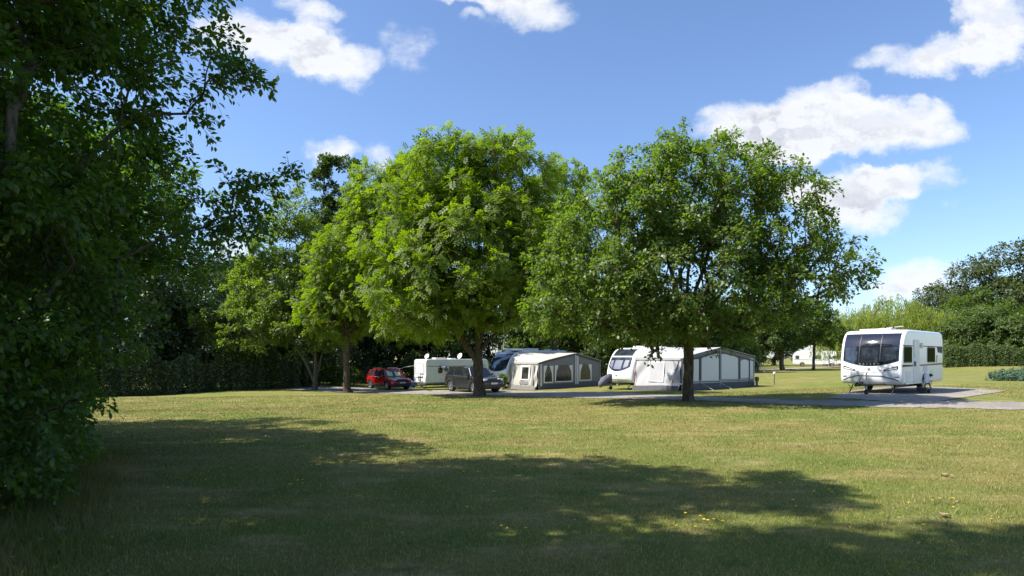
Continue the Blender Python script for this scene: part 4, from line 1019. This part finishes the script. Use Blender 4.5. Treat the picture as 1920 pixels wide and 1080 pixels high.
def awning(name, label, v, a0, D, L, eave, peak_a, peak, roofm, lit_m, sh_m, frame_m, style):
    """local frame of the caravan v: a runs along x from a0, depth runs to -y"""
    c = v.root; root = empty(name, c.location, c.rotation_euler[2], label, 'awning')
    y0 = -v.W/2-.01; y1 = y0-D; th = c.rotation_euler[2]
    def wz(x, y):     # ground height under a local point
        X = c.location.x+math.cos(th)*x-math.sin(th)*y; Y = c.location.y+math.sin(th)*x+math.cos(th)*y
        return g(X, Y)-c.location.z+.01
    x0, x1 = a0, a0+L; xp = x0+L*peak_a
    def roof_z(x, t):
        # t 0 at the caravan, 1 at the outer gable
        if x <= xp: q = (x-x0)/(xp-x0); z = eave+(peak-eave)*q**.85
        else: q = (x-xp)/(x1-xp); z = peak+(eave+.12-peak)*q
        rz = min(2.60, eave+.1+1.6*(x-x0)) if x < x0+1 else 2.60      # bead rail on the caravan, rounded at the nose
        rz = eave+.05+(2.58-eave)*min(1, (x-x0)/.9)**.55
        k = min(1, t*1.0); return rz*(1-k)+z*k-.05*math.sin(math.pi*t)*(1 if x > x0 else 0)
    P = []
    for i in range(25):
        x = x0-.06+(L+.12)*i/24; P.append([(x, y0+(y1-.12-y0)*t/10, roof_z(min(max(x, x0), x1), t/10)+(.03*math.sin(i*1.1)*math.sin(math.pi*t/10))) for t in range(11)])
    m = MB(); m.grid(P); m.grid([[(a, b, z-.03) for a, b, z in r_] for r_ in P])
    for e, f in ((P[0], -1), (P[-1], 1)): m.grid([e, [(a, b, z-.03) for a, b, z in e]])
    e = [r_[-1] for r_ in P]; m.grid([e, [(a, b, z-.03) for a, b, z in e]]); m.build('roof', roofm, root, smooth=False)
    # scalloped valance along the lit eave
    v_ = MB(); n = 34
    for i in range(n):
        ya = y0+(y1-y0)*i/n; yb = y0+(y1-y0)*(i+1)/n; zt = eave+.0; ym = (ya+yb)/2
        v_.add([(x0-.075, ya, zt+.02), (x0-.075, yb, zt+.02), (x0-.075, yb, zt-.09), (x0-.075, ym, zt-.14), (x0-.075, ya, zt-.09)], [(0, 1, 2, 3, 4)])
    v_.build('valance', roofm, root)
    # end wall facing the sun (x = x0), wrinkled sheet
    rr = random.Random(9)
    def wall_end(x, mt, nm, amp):
        Pw = []
        for i in range(31):
            y = y0+(y1-y0)*i/30; b = wz(x, y); row = []
            for k in range(17):
                t = k/16; z = b+.0+(roof_z(x, i/30)-.03-b)*t
                row.append((x-.02-amp*math.sin(3.1*i/30+(1-t)*2.5)*(math.sin(9*(i/30-t*.7))+.6*math.sin(23*(i/30-t*.45)+1))*math.sin(math.pi*t)-.22*(1-t)**1.5*(1 if nm == 'sunny_wall' else .0), y, z))
            Pw.append(row)
        return MB().grid(Pw).build(nm, mt, root, smooth=True)
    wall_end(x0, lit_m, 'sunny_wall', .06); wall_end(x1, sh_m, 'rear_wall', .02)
    # gable wall built of bays
    def gz_(x): return roof_z(x, 1)-.05
    Pw = []
    for i in range(41):
        x = x0+L*i/40; b = wz(x, y1); Pw.append([(x, y1, b+(gz_(x)-b)*k/8) for k in range(9)])
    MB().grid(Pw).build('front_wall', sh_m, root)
    # mud wall
    Pw = []; 
    for i in range(41):
        x = x0+L*i/40; b = wz(x, y1); Pw.append([(x, y1-.02-.06*(k == 0), b+.34*k) for k in range(2)])
    MB().grid(Pw).build('mud_wall', M['canvas_d'], root)
    Pw = []
    for i in range(41):
        y = y0+(y1-y0)*i/40; b = wz(x0, y); Pw.append([(x0-.34+.06*k-.015*math.sin(i*1.1), y, b+.28*k) for k in range(2)])
    MB().grid(Pw).build('mud_flap', M['canvas_d'] if style == 'arch' else M['canvas_g'], root)
    # poles
    for x in (x0, xp, x1):
        MB().tube([(x, y1-.035, wz(x, y1)), (x, y1-.035, gz_(x))], .022, 8).build('pole', M['steel'], root)
    def bay(xa, xb, z0, z1, mt, arched, nm='window_panel', yo=.012):
        b = wz((xa+xb)/2, y1); pts = [(xa, b+z0), (xb, b+z0)]
        if arched:
            n_ = 8
            za, zb, zm = arched
            for i in range(n_+1):
                t = i/n_; x = xb+(xa-xb)*t
                z = zb*(1-t)+za*t+zm*math.sin(math.pi*t); pts.append((x, z))
        else: pts += [(xb, b+z1), (xa, b+z1)]
        return MB().plate_xz(pts, y1-yo, y1-yo-.01).build(nm, mt, root)
    return root, bay, (x0, x1, y0, y1, xp, wz, gz_)

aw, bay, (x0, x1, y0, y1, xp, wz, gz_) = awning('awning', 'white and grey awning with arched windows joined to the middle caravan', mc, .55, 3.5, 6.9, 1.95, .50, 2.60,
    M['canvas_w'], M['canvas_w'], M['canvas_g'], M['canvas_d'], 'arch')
nb = 4; ws = [(x0+.12, x0+1.5), (x0+1.75, x0+3.35), (x0+3.6, x0+5.25), (x0+5.5, x0+6.35)]
for i, (a, b) in enumerate(ws):
    za, zb = gz_(a)-.34, gz_(b)-.34
    if i in (0, 3): za = min(za, zb)+.0; zb = za if i == 3 else zb
    p = bay(a, b, .52, 0, M['canvas_lg'], (za, zb, .10))
bay(x1-.45, x1-.08, .45, 1.75, M['canvas_lg'], None, 'side_panel')
for x in (x0+1.62, x0+3.47, x0+5.37, x1-.5):
    bay(x-.06, x+.06, .05, gz_(x)-.25-wz(x, y1), M['canvas_d'], None, 'webbing', .03)
m = MB()
for i in range(30):
    a = x0+(x1-x0)*i/30; b = x0+(x1-x0)*(i+1)/30
    m.add([(a, y1-.03, gz_(a)-.20), (b, y1-.03, gz_(b)-.20), (b, y1-.03, gz_(b)-.28), (a, y1-.03, gz_(a)-.28)], [(0, 1, 2, 3)])
m.build('gable_trim', M['canvas_d'], aw)
m = MB(); 
for z in (.40, .50):
    m.box(x0, x1, y1-.05, y1-.035, wz(x0, y1)+z, wz(x0, y1)+z+.025)
m.build('lower_band', M['canvas_lg'], aw)
# window and red piping in the sunny wall
def end_plate(root, nm, mt, ya, yb, za, zb, xo, x0_, t=.012):
    m = MB(); b = wz(x0_, (ya+yb)/2)
    lean = lambda z: -.22*(1-min(1, max(0, (z-0)/1.95)))**1.5
    m.add([(x0_-.06+lean(za)-xo, ya, za+b), (x0_-.06+lean(za)-xo, yb, za+b), (x0_-.06+lean(zb)-xo, yb, zb+b), (x0_-.06+lean(zb)-xo, ya, zb+b),
           (x0_-.06+lean(za)-xo-t, ya, za+b), (x0_-.06+lean(za)-xo-t, yb, za+b), (x0_-.06+lean(zb)-xo-t, yb, zb+b), (x0_-.06+lean(zb)-xo-t, ya, zb+b)],
          [(0,3,2,1),(4,5,6,7),(0,1,5,4),(1,2,6,5),(2,3,7,6),(3,0,4,7)])
    return m.build(nm, mt, root)
f = end_plate(aw, 'window_frame', M['canvas_lg'], y0-1.15, y0-2.35, .50, 1.72, .0, x0)
end_plate(f, 'window_panel', M['canvas_w'], y0-1.25, y0-2.25, .58, 1.62, .014, x0)
m = MB(); m.tube([(x0-.30, y0-2.9, .12), (x0-.16, y0-3.1, .9), (x0-.05, y0-3.35, 1.80), (x0-.05, y0-3.1, 1.88)], .022, 6); m.build('piping', M['red_trim'], aw)
m = MB(); m.tube([(x0-.30, y0-.12, .05), (x0-.16, y0-.10, .9), (x0-.03, y0-.06, 1.9)], .025, 6); m.build('edge_seam', M['red_trim'], aw)
for (xa, ya) in ((x1, y1), (x0+3.4, y1), (x0+1.7, y1)):
    MB().tube([(xa, y1-.04, gz_(xa)-.1 if xa == x1 else .5), (xa+(.9 if xa == x1 else 0), y1-.9, wz(xa, y1-.9))], .008, 4).build('guy_rope', M['curtain'], aw)

# ------------------------------------------------------------------ second caravan and its cream awning
TH2 = math.radians(40)
sc_ = Van('touring_caravan', 'caravan with a dark domed front window joined to the cream awning', PX(946, 43.0), 43.0, TH2, 2.25, 6.4, FR2, 2.72, .26, r=.12, axle=.55)
w = sc_.patch('front_window', M['tinted'], -.98, .98, (lambda y: 1.20+.18*abs(y)**2), 2.60, .008, ny_=20)
sc_.patch('pane', M['glass'], -.88, .88, (lambda y: 1.28+.18*abs(y)**2), 1.95, .016, parent=w, ny_=20)
sc_.patch('emblem', M['dark_metal'], -.04, .05, .82, .92, .012, ny_=4, nz_=4)
sc_.window(.7, 1.1, 1.2, 1.85, 'glass')
sc_.chassis(1.0)
sc_.skylight(.9, 1.9, -.9, .2, 2.72, .12, 'white'); sc_.skylight(3.0, 3.9, -.4, .5, 2.72, .16, 'cream'); sc_.skylight(5.2, 6.1, -.3, .4, 2.72, .10, 'white')
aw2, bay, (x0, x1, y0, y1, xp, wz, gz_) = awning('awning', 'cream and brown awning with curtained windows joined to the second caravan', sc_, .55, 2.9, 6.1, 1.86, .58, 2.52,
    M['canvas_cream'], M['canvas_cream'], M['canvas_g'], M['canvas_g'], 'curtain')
for (a, b) in ((x0+.45, x0+1.35), (x0+1.5, x0+3.25), (x0+3.9, x0+5.2)):
    p = bay(a, b, .42, 1.62, M['inside'], None)
    by = wz((a+b)/2, y1)
    for (s0, s1) in ((a, a+.36), (b-.36, b)):
        inner = s0 if s0 == a else s1; tip = s1 if s0 == a else s0
        MB().plate_xz([(inner, by+.5), (inner+(.10 if s0 == a else -.10), by+.5), (inner+(.14 if s0 == a else -.14), by+1.1), (tip, by+1.6), (inner, by+1.6)], y1-.024, y1-.034).build('curtain', M['curtain'], p)
    MB().box(a, b, y1-.034, y1-.024, by+.42, by+.50).build('window_hem', M['curtain'], p)
for x in (x0+.22, x0+3.55, x0+3.75): bay(x-.07, x+.07, .05, gz_(x)-.12-wz(x, y1), M['canvas_lg'], None, 'webbing', .03)
f = end_plate(aw2, 'window_frame', M['curtain'], y0-1.2, y0-2.2, .62, 1.66, .0, x0)
end_plate(f, 'window_panel', M['inside'], y0-1.38, y0-2.06, .72, 1.52, .014, x0)
end_plate(aw2, 'vent_panel', M['canvas_g'], y0-1.2, y0-2.1, .36, .54, .0, x0)
end_plate(aw2, 'door_seam', M['canvas_g'], y0-2.45, y0-2.62, .05, 1.66, .0, x0)
end_plate(aw2, 'door_seam', M['canvas_lg'], y0-.42, y0-.45, .05, 1.7, .0, x0)
m = MB(); 
for i in range(30):
    a = x0+(x1-x0)*i/30; b = x0+(x1-x0)*(i+1)/30
    m.add([(a, y1-.03, gz_(a)+.0), (b, y1-.03, gz_(b)+.0), (b, y1-.03, gz_(b)-.12), (a, y1-.03, gz_(a)-.12)], [(0, 1, 2, 3)])
m.build('gable_trim', M['canvas_d'], aw2)
# the curved bumper strip seen down the awning's front edge
m = MB(); m.tube([(.15, y0-.02, .5), (.35, y0-.05, 1.5), (.75, y0-.05, 2.2), (1.3, y0-.05, 2.62)], [.07, .07, .06, .04], 8); m.build('draught_strip', M['canvas_w'], aw2, smooth=True)
# potted plant near the front of the second caravan
xx, yy = unproj(942, 731)
tree('potted_plant', 'small leafy plant in a pale pot beside the cream awning', xx, yy, [(0, 0, .75, .22, .22, .38)], 26, 900, .13, 'diamond', L_MAPLE, BK2, trunk=False, cat='plant', clump_r=(.12, .22), seed=5, zmin=.3, crown_name='foliage')
pl = [o for o in bpy.data.objects if o.name.startswith('potted_plant')][0]
MB().lathe_z(0, 0, [(.03, .11), (.34, .16), (.34, .14)], 14).build('pot', M['canvas_w'], pl)

# ------------------------------------------------------------------ far-left boxy caravan
FR3 = [(.08, .42), (.02, .52), (.0, .75), (.02, .98), (.07, 1.2), (.06, 1.6), (.06, 2.2), (.08, 2.48), (.13, 2.60), (.25, 2.66)]
lc = Van('touring_caravan', 'boxy white caravan with roof dishes beyond the two cars', PX(797, 57), 57, math.radians(37), 2.35, 7.2, FR3, 2.68, .05, r=.05, axle=.55, mat_body=M['side'])
w = lc.patch('front_window', M['canvas_w'], -.82, .82, 1.25, 2.25, .015); lc.patch('pane', M['clear_light'], -.74, .74, 1.32, 2.18, .02, parent=w)
lc.patch('front_cap', M['white'], -1.1, 1.1, .5, 1.2, .012); lc.patch('marker_trim', M['canvas_d'], -.8, .8, .92, 1.0, .02)
lc.patch('front_cap', M['white'], -1.1, 1.1, 2.3, 2.6, .012)
lc.window(1.4, 1.85, 1.35, 1.85); lc.window(2.6, 4.2, 1.30, 1.95); lc.window(5.0, 6.4, 1.30, 1.95)
lc.side_plate('locker_door', M['side'], rrect(.6, 1.2, .6, 2.0, .03), .01); lc.side_plate('awning_rail', M['stripe'], [(.3, 1.99), (6.9, 1.99), (6.9, 2.03), (.3, 2.03)], .012)
lc.side_plate('lower_trim', M['stripe'], [(.2, .44), (7, .44), (7, .48), (.2, .48)], .012)
lc.chassis(1.0)
def dish(parent, x, y, z, s=1.0, rz=0.0):
    m = MB(); m.tube([(x, y, z-.1), (x, y, z+.22*s)], .025, 6)
    vs = [(x, y, z+.25*s)]; n = 14; d = Vector((math.cos(rz), math.sin(rz), .45)).normalized(); a = d.orthogonal().normalized(); b = d.cross(a); c0 = Vector((x, y, z+.32*s)); 
    rows = [[c0-d*.10*s*(1-q*q)+(a*math.cos(6.2832*k/n)+b*math.sin(6.2832*k/n))*.34*s*q for k in range(n+1)] for q in (.02, .4, .75, 1)]
    m.grid(rows); m.grid([[p-d*.03 for p in r_] for r_ in rows]); m.tube([c0, c0+d*.35*s], .012, 5)
    return m.build('satellite_dish', M['curtain'], parent)
dish(lc.root, .55, -.5, 2.72, .78, math.radians(200)); dish(lc.root, 4.4, -.2, 2.72, .9, math.radians(190))
lc.skylight(1.6, 2.7, -.4, .4, 2.68, .14, 'cream'); lc.skylight(3.3, 3.9, -.3, .4, 2.68, .08, 'white')
m = MB(); m.tube([(1.55, -1.2, 2.0), (1.9, -1.55, 1.85), (2.2, -1.62, 1.6)], [.05, .2, .16], 8); m.tube([(2.0, -1.55, 1.7), (1.9, -1.55, .9), (2.05, -1.5, .1)], .02, 5)
m.build('wind_shield_bundle', M['cover'], lc.root)
m = MB(); p0 = (-.05, .9, 2.0); m.tube([(0, .9, 2.05), (-.8, 1.5, 1.9), (-1.9, 2.3, 1.35), (-2.6, 2.9, .9)], .02, 5); m.build('awning_pole', M['curtain'], lc.root)
xx, yy = unproj(772.5, 726.5)
c = empty('water_barrel', (xx, yy, g(xx, yy)), .3, 'blue plastic water container beside the boxy caravan', 'container')
MB().lathe_z(0, 0, [(0, .20), (.03, .22), (.25, .235), (.5, .22), (.56, .16)], 16).build('drum', M['blue'], c); MB().lathe_z(0, 0, [(.56, .07), (.62, .07)], 10).build('cap', M['curtain'], c)
xx, yy = unproj(792, 729)
c = empty('folding_stool', (xx, yy, g(xx, yy)), .5, 'small pale folding step under the nose of the boxy caravan', 'stool')
m = MB(); m.tube([(-.35, 0, .02), (.35, 0, .42)], .02, 5); m.tube([(.35, 0, .02), (-.35, 0, .42)], .02, 5); m.tube([(-.35, .3, .02), (.35, .3, .42)], .02, 5); m.tube([(.35, .3, .02), (-.35, .3, .42)], .02, 5); m.build('leg', M['dark_metal'], c)
MB().box(-.36, .36, -.02, .32, .41, .44).build('seat', M['canvas_w'], c)

# ------------------------------------------------------------------ cars
def suv(name, label, px, py, Y, heading, paint, L=4.55, W=1.95, H=1.70, plate=True, shade=None, coupe=False):
    X = PX(px, Y)
    root = empty(name, (X, Y, g(X, Y)), heading, label, 'car')
    xr, xf, wr = -L/2+.82, L/2-.90, .365; h = L/2; sill = .34; ar = .42
    pr = [(-h+.06, .45), (-h, .62), (-h+.02, .92), (-h+.08, 1.06), (-h+.5, 1.10), (h-1.55, 1.08), (h-1.1, 1.04), (h-.5, .96), (h-.18, .88), (h-.04, .74), (h, .52), (h-.08, .34)]
    bot = [(xf+ar, sill)]+[(x, z) for x, z in arch(xf, .36, ar)]+[(xf-ar, sill), (xr+ar, sill)]+[(x, z) for x, z in arch(xr, .36, ar)]+[(xr-ar, .40)]
    cl_ = [pr[0]]
    for p in pr[1:]+bot:
        if (Vector(p)-Vector(cl_[-1])).length > .015: cl_.append(p)
    b = loft_body(cl_, W, .14, 0, yscale=lambda x, z: 1-.035*max(0, (z-.6)/.5)-.10*max(0, (abs(x)-h+.6)/.6)**2)
    body = b.build('body', paint, root); body.data.polygons.foreach_set('use_smooth', [len(p.vertices) == 4 for p in body.data.polygons])
    # glasshouse
    rt = H-.02
    if coupe: gh = [(-h+.22, 1.06), (-h+.55, 1.42), (-h+1.1, rt-.08), (-.1, rt), (.45, rt-.03), (h-1.28, 1.05)]
    else: gh = [(-h+.16, 1.06), (-h+.38, rt-.12), (-h+.8, rt-.02), (-.2, rt), (.5, rt-.04), (h-1.28, 1.05)]
    def hw(z): return W/2-.11-(z-1.05)*.30
    m = MB(); n = len(gh); vs = [(x, -hw(z), z) for x, z in gh]+[(x, hw(z), z) for x, z in gh]
    m.add(vs, [tuple(range(n)), tuple(range(n, 2*n))[::-1]]+[(i, i+n, (i+1) % n+n, (i+1) % n) for i in range(n)])
    m.build('windows', M['glass'] if not coupe else M['tinted'], root)
    rp = gh[1:5]; m = MB(); rw = [[(x, -hw(z)-.012, z+.004), (x, -hw(z)+.12, z+.028), (x, 0, z+.04), (x, hw(z)-.12, z+.028), (x, hw(z)+.012, z+.004)] for x, z in rp]
    m.grid(rw); m.grid([[(a, b_, c_-.05) for a, b_, c_ in r_] for r_ in rw]); m.grid([rw[0], [(a, b_, c_-.05) for a, b_, c_ in rw[0]]]); m.grid([rw[-1], [(a, b_, c_-.05) for a, b_, c_ in rw[-1]]])
    for k in (0, -1): m.grid([[r_[k] for r_ in rw], [(r_[k][0], r_[k][1], r_[k][2]-.05) for r_ in rw]])
    m.build('roof', paint, root, smooth=False)
    for sd in (-1, 1):
        P = lambda x, z: (x, sd*(hw(z)+.006), z)
        for (a, b_, r_) in ((gh[5], gh[4], .035), (gh[0], gh[1], .06)):
            MB().tube([P(*a), P(*b_)], r_, 6).build('pillar', paint, root)
        for xm in (.05, -1.05):
            MB().tube([P(xm, 1.06), P(xm-.08, rt-.05)], .035, 6).build('pillar', M['black'] if xm > -1 or coupe else paint, root)
        MB().tube([P(gh[2][0], rt+.05), P(-.1, rt+.085), P(.45, rt+.03)], .018, 6).build('roof_rail', M['black'] if coupe else M['alloy'], root)
        m = MB(); m.box(h-1.62, h-1.42, sd*(W/2-.02), sd*(W/2+.18), 1.06, 1.20); m.build('mirror', paint, root, bevel=.03)
        MB().box(xr+ar+.02, xf-ar-.02, sd*(W/2-.03), sd*(W/2+.012), sill-.02, sill+.10).build('sill', M['black'], root)
        for x in (xr, xf):
            m = MB(); a_o = [(x+(ar+.05)*math.cos(math.pi*i/12), .36+(ar+.05)*math.sin(math.pi*i/12)) for i in range(13)]; a_i = [(x+(ar-.01)*math.cos(math.pi*i/12), .36+(ar-.01)*math.sin(math.pi*i/12)) for i in range(12, -1, -1)]
            m.plate_xz(a_o+a_i, sd*(W/2-.05), sd*(W/2+.008)); m.build('wheel_arch', M['black'], root)
            wheel(root, x, sd*(W/2-.13), wr, .24, sd, 5)
        m = MB(); m.box(h-.30, h-.02, sd*(W/2-.50), sd*(W/2-.17), .78, .90); m.build('headlight', M['clear_light'], root, bevel=.02)
        m = MB(); m.box(-h-.012, -h+.2, sd*(W/2-.36), sd*(W/2-.12), .80, 1.0); m.build('tail_light', M['red_light'], root, bevel=.02)
        MB().box(.55, .75, sd*(W/2-.05), sd*(W/2+.012), .88, .91).build('door_handle', paint, root); MB().box(-.55, -.35, sd*(W/2-.05), sd*(W/2+.012), .90, .93).build('door_handle', paint, root)
        for xs in (.08, 1.0, -1.0): MB().box(xs, xs+.012, sd*(W/2-.06), sd*(W/2-.001), .45, 1.0).build('door_gap', M['black'], root)
    MB().box(h-.04, h+.012, -.52, .52, .70, .88).build('grille', M['black'], root, bevel=.01)
    m = MB(); m.box(h-.05, h+.025, -.80, .80, .36, .56); m.build('bumper', M['black'], root, bevel=.02)
    MB().box(h+.02, h+.04, -.26, .26, .56, .67).build('number_plate', M['curtain'], root)
    MB().box(-h-.02, -h+.1, -.8, .8, .45, .62).build('rear_bumper', M['black'], root, bevel=.02)
    m = MB(); m.box(-h+.3, h-.3, -W/2+.15, W/2-.15, .26, .42); m.build('underbody', M['black'], root)
    if shade:
        # folded sunshade behind the windscreen
        x1_, z1_ = gh[5]; x0_, z0_ = gh[4]
        def WP(t, y): x = x1_+(x0_-x1_)*t; z = z1_+(z0_-z1_)*t; return (x+.012, y, z+.012)
        m = MB(); m.grid([[WP(t, y) for t in (.12, .45, .75+.08*math.sin(y*9))] for y in np.linspace(-.62, -.12, 7)]); m.grid([[WP(t, y) for t in (.12, .4, .66+.1*math.sin(y*11))] for y in np.linspace(.12, .6, 7)])
        m.build('sunshade', M['sunshade'], root)
    return root
suv('parked_car', 'red off road car parked on the verge left of the boxy caravan', 729, 731, 51, -math.radians(50), M['red_paint'], shade=True)
suv('parked_car', 'dark grey off road car with a sloping roof half behind the ash trunk', 888, 735, 39.5, -math.radians(50), M['grey_paint'], L=4.25, W=1.85, H=1.58, coupe=True)

# ------------------------------------------------------------------ far motorhomes
def motorhome(label, px, Y, heading, L=6.6, group='far motorhomes'):
    X = PX(px, Y); root = empty('motorhome', (X, Y, g(X, Y)), heading, label, 'motorhome', group)
    W = 2.3; h = L/2
    def arch_(cx): return arch(cx, .42, .42)
    pr = [(-h, .5), (-h, 2.5), (-h+.15, 2.75), (h-2.2, 2.78), (h-1.5, 2.62), (h-1.25, 2.2), (h-1.25, .42)]
    pr = pr+[(x, z) for x, z in arch_(-h+1.5)]
    b = loft_body(pr, W, .06); b.build('body', M['white'], root)
    m = loft_body([(h-1.27, .40), (h-1.27, 2.2), (h-1.05, 2.12), (h-.55, 1.42), (h-.05, 1.12), (h, .8), (h, .42)]+[(x, z) for x, z in arch_(h-.75)], 2.05, .12)
    m.build('cab', M['white'], root)
    for sd in (-1, 1):
        MB().plate_xz([(h-1.22, 1.35), (h-1.22, 1.98), (h-1.05, 1.98), (h-.66, 1.42), (h-.66, 1.35)], sd*1.02, sd*1.035).build('cab_window', M['glass'], root)
        for (a, b_) in ((-h+.4, -h+1.0), (h-3.4, h-2.4)):
            f = MB().plate_xz(rrect(a, b_, 1.35, 1.95, .06), sd*W/2, sd*(W/2+.014)).build('window', M['black'], root)
            MB().plate_xz(rrect(a+.05, b_-.05, 1.4, 1.9, .05), sd*(W/2+.014), sd*(W/2+.02)).build('pane', M['glass'], f)
        MB().plate_xz([(-h+.1, 1.22), (h-1.4, 1.10), (h-1.4, 1.16), (-h+.1, 1.27)], sd*W/2, sd*(W/2+.008)).build('stripe', M['stripe'], root)
        MB().plate_xz(rrect(h-2.25, h-1.75, .5, 1.9, .05), sd*W/2, sd*(W/2+.01)).build('door', M['side'], root)
        for x in (-h+1.5, h-.75): wheel(root, x, sd*.93, .33, .22, sd)
    m = MB(); P = [[(h-1.04+(.5)*t, y, 2.10-.68*t+.012) for y in (-.85, 0, .85)] for t in (0, .5, 1)]; m.grid(P); m.build('windscreen', M['glass'], root)
    MB().box(h-.02, h+.02, -.5, .5, .75, .95).build('grille', M['black'], root)
    MB().box(-h+1.4, -h+2.1, -.4, .3, 2.77, 2.90).build('skylight', M['cream'], root)
    MB().box(h-.05, h+.03, -.95, .95, .42, .62).build('bumper', M['black'], root)
    return root
motorhome('white motorhome in the far field behind the slender tree', 1527, 108, -math.radians(24), 6.9)
motorhome('white motorhome in the far field half hidden by the right caravan', 1566, 119, -math.radians(40), 6.4)

# ------------------------------------------------------------------ small things
xx, yy = unproj(1419, 725)
c = empty('hookup_post', (xx, yy, g(xx, yy)), .2, 'short brown electric hook up post beside the white awning', 'post')
MB().box(-.05, .05, -.05, .05, -.05, .62).build('post', M['wood'], c); MB().box(-.09, .09, -.1, .07, .34, .60).build('socket_box', M['dark_metal'], c, bevel=.01)
m = MB(); m.tube([(-.05, -.1, .40), (-.3, -.15, .15), (-.6, -.1, .03), (-1.1, 0, .02)], .012, 5); m.tube([(-.1, 0, .5), (-.35, .1, .45), (-.55, .1, .1)], .010, 5); m.build('cable', M['black'], c)
xx, yy = unproj(1452, 722)
c = empty('marker_post', (xx, yy, g(xx, yy)), 0, 'thin black post with a round white cap on the lawn', 'post')
MB().tube([(0, 0, -.05), (0, 0, .72)], .022, 8).build('post', M['black'], c); MB().lathe_z(0, 0, [(.70, .04), (.74, .085), (.83, .085), (.87, .04)], 14).build('cap', M['curtain'], c)
xx, yy = unproj(1421, 697)
c = empty('gate_post', (xx, yy, g(xx, yy)), 0, 'weathered wooden post at the far end of the track', 'post')
MB().box(-.09, .09, -.09, .09, -.1, 1.1).box(-.11, .11, -.11, .11, 1.1, 1.14).build('post', M['wood'], c)

def dandelions():
    pts8 = [(637,526),(650,545),(617,592),(706,556),(720,573),(735,575),(757,568),(790,580),(750,592),(715,607),(688,592),(1055,498),(1065,516),(1045,590),(1135,408),(1172,408),(1200,462),(1190,458),(1132,463),(1005,428),(1050,432),(1488,505),(1576,497),(1603,483),(1652,492),(1655,525),(1797,568),(1543,594),(1775,388),(52,606),(968,205),(935,275),(960,278)]
    pts7 = [(1085,432),(1117,420),(1135,415),(1135,428),(1092,436),(630,448),(672,450),(772,410),(1752,525),(1880,597),(1902,602),(1740,335),(1738,383),(48,716),(1792,385)]
    P = [(960+a/2, 700+b/2, a/2+960) for a, b in pts8]+[(a/2, 700+b/2, a/2) for a, b in pts7]
    src = empty('dandelion', (0, 0, 0)); 
    MB().tube([(0, 0, 0), (.004, .002, .03), (.002, 0, .058)], .002, 5).build('stalk', M['stalk'], src)
    m = MB(); rr = random.Random(2)
    for k in range(26):
        a = k*2.4; r0 = .004; r1 = .011+.006*(k % 3)/2; z = .058+.005*(1-(k % 3)/2)
        ca, sa = math.cos(a), math.sin(a); w = .0026
        m.add([(ca*r0-sa*w, sa*r0+ca*w, z), (ca*r0+sa*w, sa*r0-ca*w, z), (ca*r1+sa*w, sa*r1-ca*w, z+.003), (ca*r1-sa*w, sa*r1+ca*w, z+.003)], [(0, 1, 2, 3)])
    m.lathe_z(0, 0, [(.055, .003), (.060, .008), (.0645, .005)], 8); m.build('flower', M['yellow'], src)
    groups = [(lambda x, y: 1230 < x < 1370 and y > 955, 'yellow dandelion in the thick cluster at the shade edge', 'dandelions in the thick cluster'),
              (lambda x, y: x > 1700, 'yellow dandelion in the sunlit grass towards the right', 'dandelions in the grass at the right'),
              (lambda x, y: x > 1440, 'yellow dandelion in the grass right of the thick cluster', 'dandelions right of the thick cluster'),
              (lambda x, y: 530 < x < 580, 'yellow dandelion in the small group in the left shade', 'dandelions grouped in the left shade'),
              (lambda x, y: x < 530, 'single yellow dandelion in the deep shade at the left', 'dandelions alone in the left shade'),
              (lambda x, y: True, 'yellow dandelion scattered in the middle of the lawn', 'dandelions scattered over the middle of the lawn')]
    for i, (px, py, _) in enumerate(P):
        x, y = unproj(px, py+1); o = src if i == 0 else copy_tree(src)
        o.location = (x, y, g(x, y)); o.rotation_euler = (0, 0, i*1.7); s = .85+.35*((i*37) % 10)/10; o.scale = (s, s, s)
        for t_, lab, gr in groups:
            if t_(px, py): tag(o, lab, 'flower', gr); break
dandelions()
def rock(x, y, s, label, seed, m_='stone', name='stone', cat='stone', flat=.6):
    rng = random.Random(seed); bm = bmesh.new(); bmesh.ops.create_icosphere(bm, subdivisions=2, radius=s)
    for v_ in bm.verts: v_.co *= 1+rng.uniform(-.18, .18); v_.co.z *= flat
    me = bpy.data.meshes.new(name); bm.to_mesh(me); bm.free(); o = link(name, me, M[m_]); o.location = (x, y, g(x, y)+s*flat*.5); o.rotation_euler = (0, 0, seed); return tag(o, label, cat)
x, y = unproj(110, 998); rock(x, y, .055, 'pale stone at the foot of the near dark tree, upper one', 1)
x, y = unproj(76, 1017); rock(x, y, .045, 'pale stone at the foot of the near dark tree, lower one', 2)
def fallen(px, py, s, label, seed):
    x, y = unproj(px, py); rng = random.Random(seed); P = [];
    m = MB(); rows = []
    for i in range(7):
        t = i/6; w = s*.35*math.sin(math.pi*min(.97, t*.9+.08)); rows.append([(s*(t-.5), w*k, .012+.35*abs(k)*w+.04*s*math.sin(t*5+seed)+rng.uniform(0, .004)+.02) for k in (-1, -.5, 0, .5, 1)])
    m.grid(rows); m.tube([(s*.48, 0, .03), (s*.8, .01, .05)], .002, 4); o = m.build('dry_leaf', M['dryleaf']); o.location = (x, y, g(x, y)); o.rotation_euler = (0, 0, seed*1.3); return tag(o, label, 'dead leaf', 'dead leaves lying on the lawn')
fallen(1768, 893, .14, 'larger curled brown leaf on the sunlit grass at the right', 1); fallen(1781, 897, .10, 'smaller brown leaf beside the larger curled one', 4)
fallen(1770, 973, .13, 'pale narrow dead leaf on the grass below the brown leaves', 3); fallen(1769, 842, .07, 'small dark dead leaf on the grass at the right', 6)
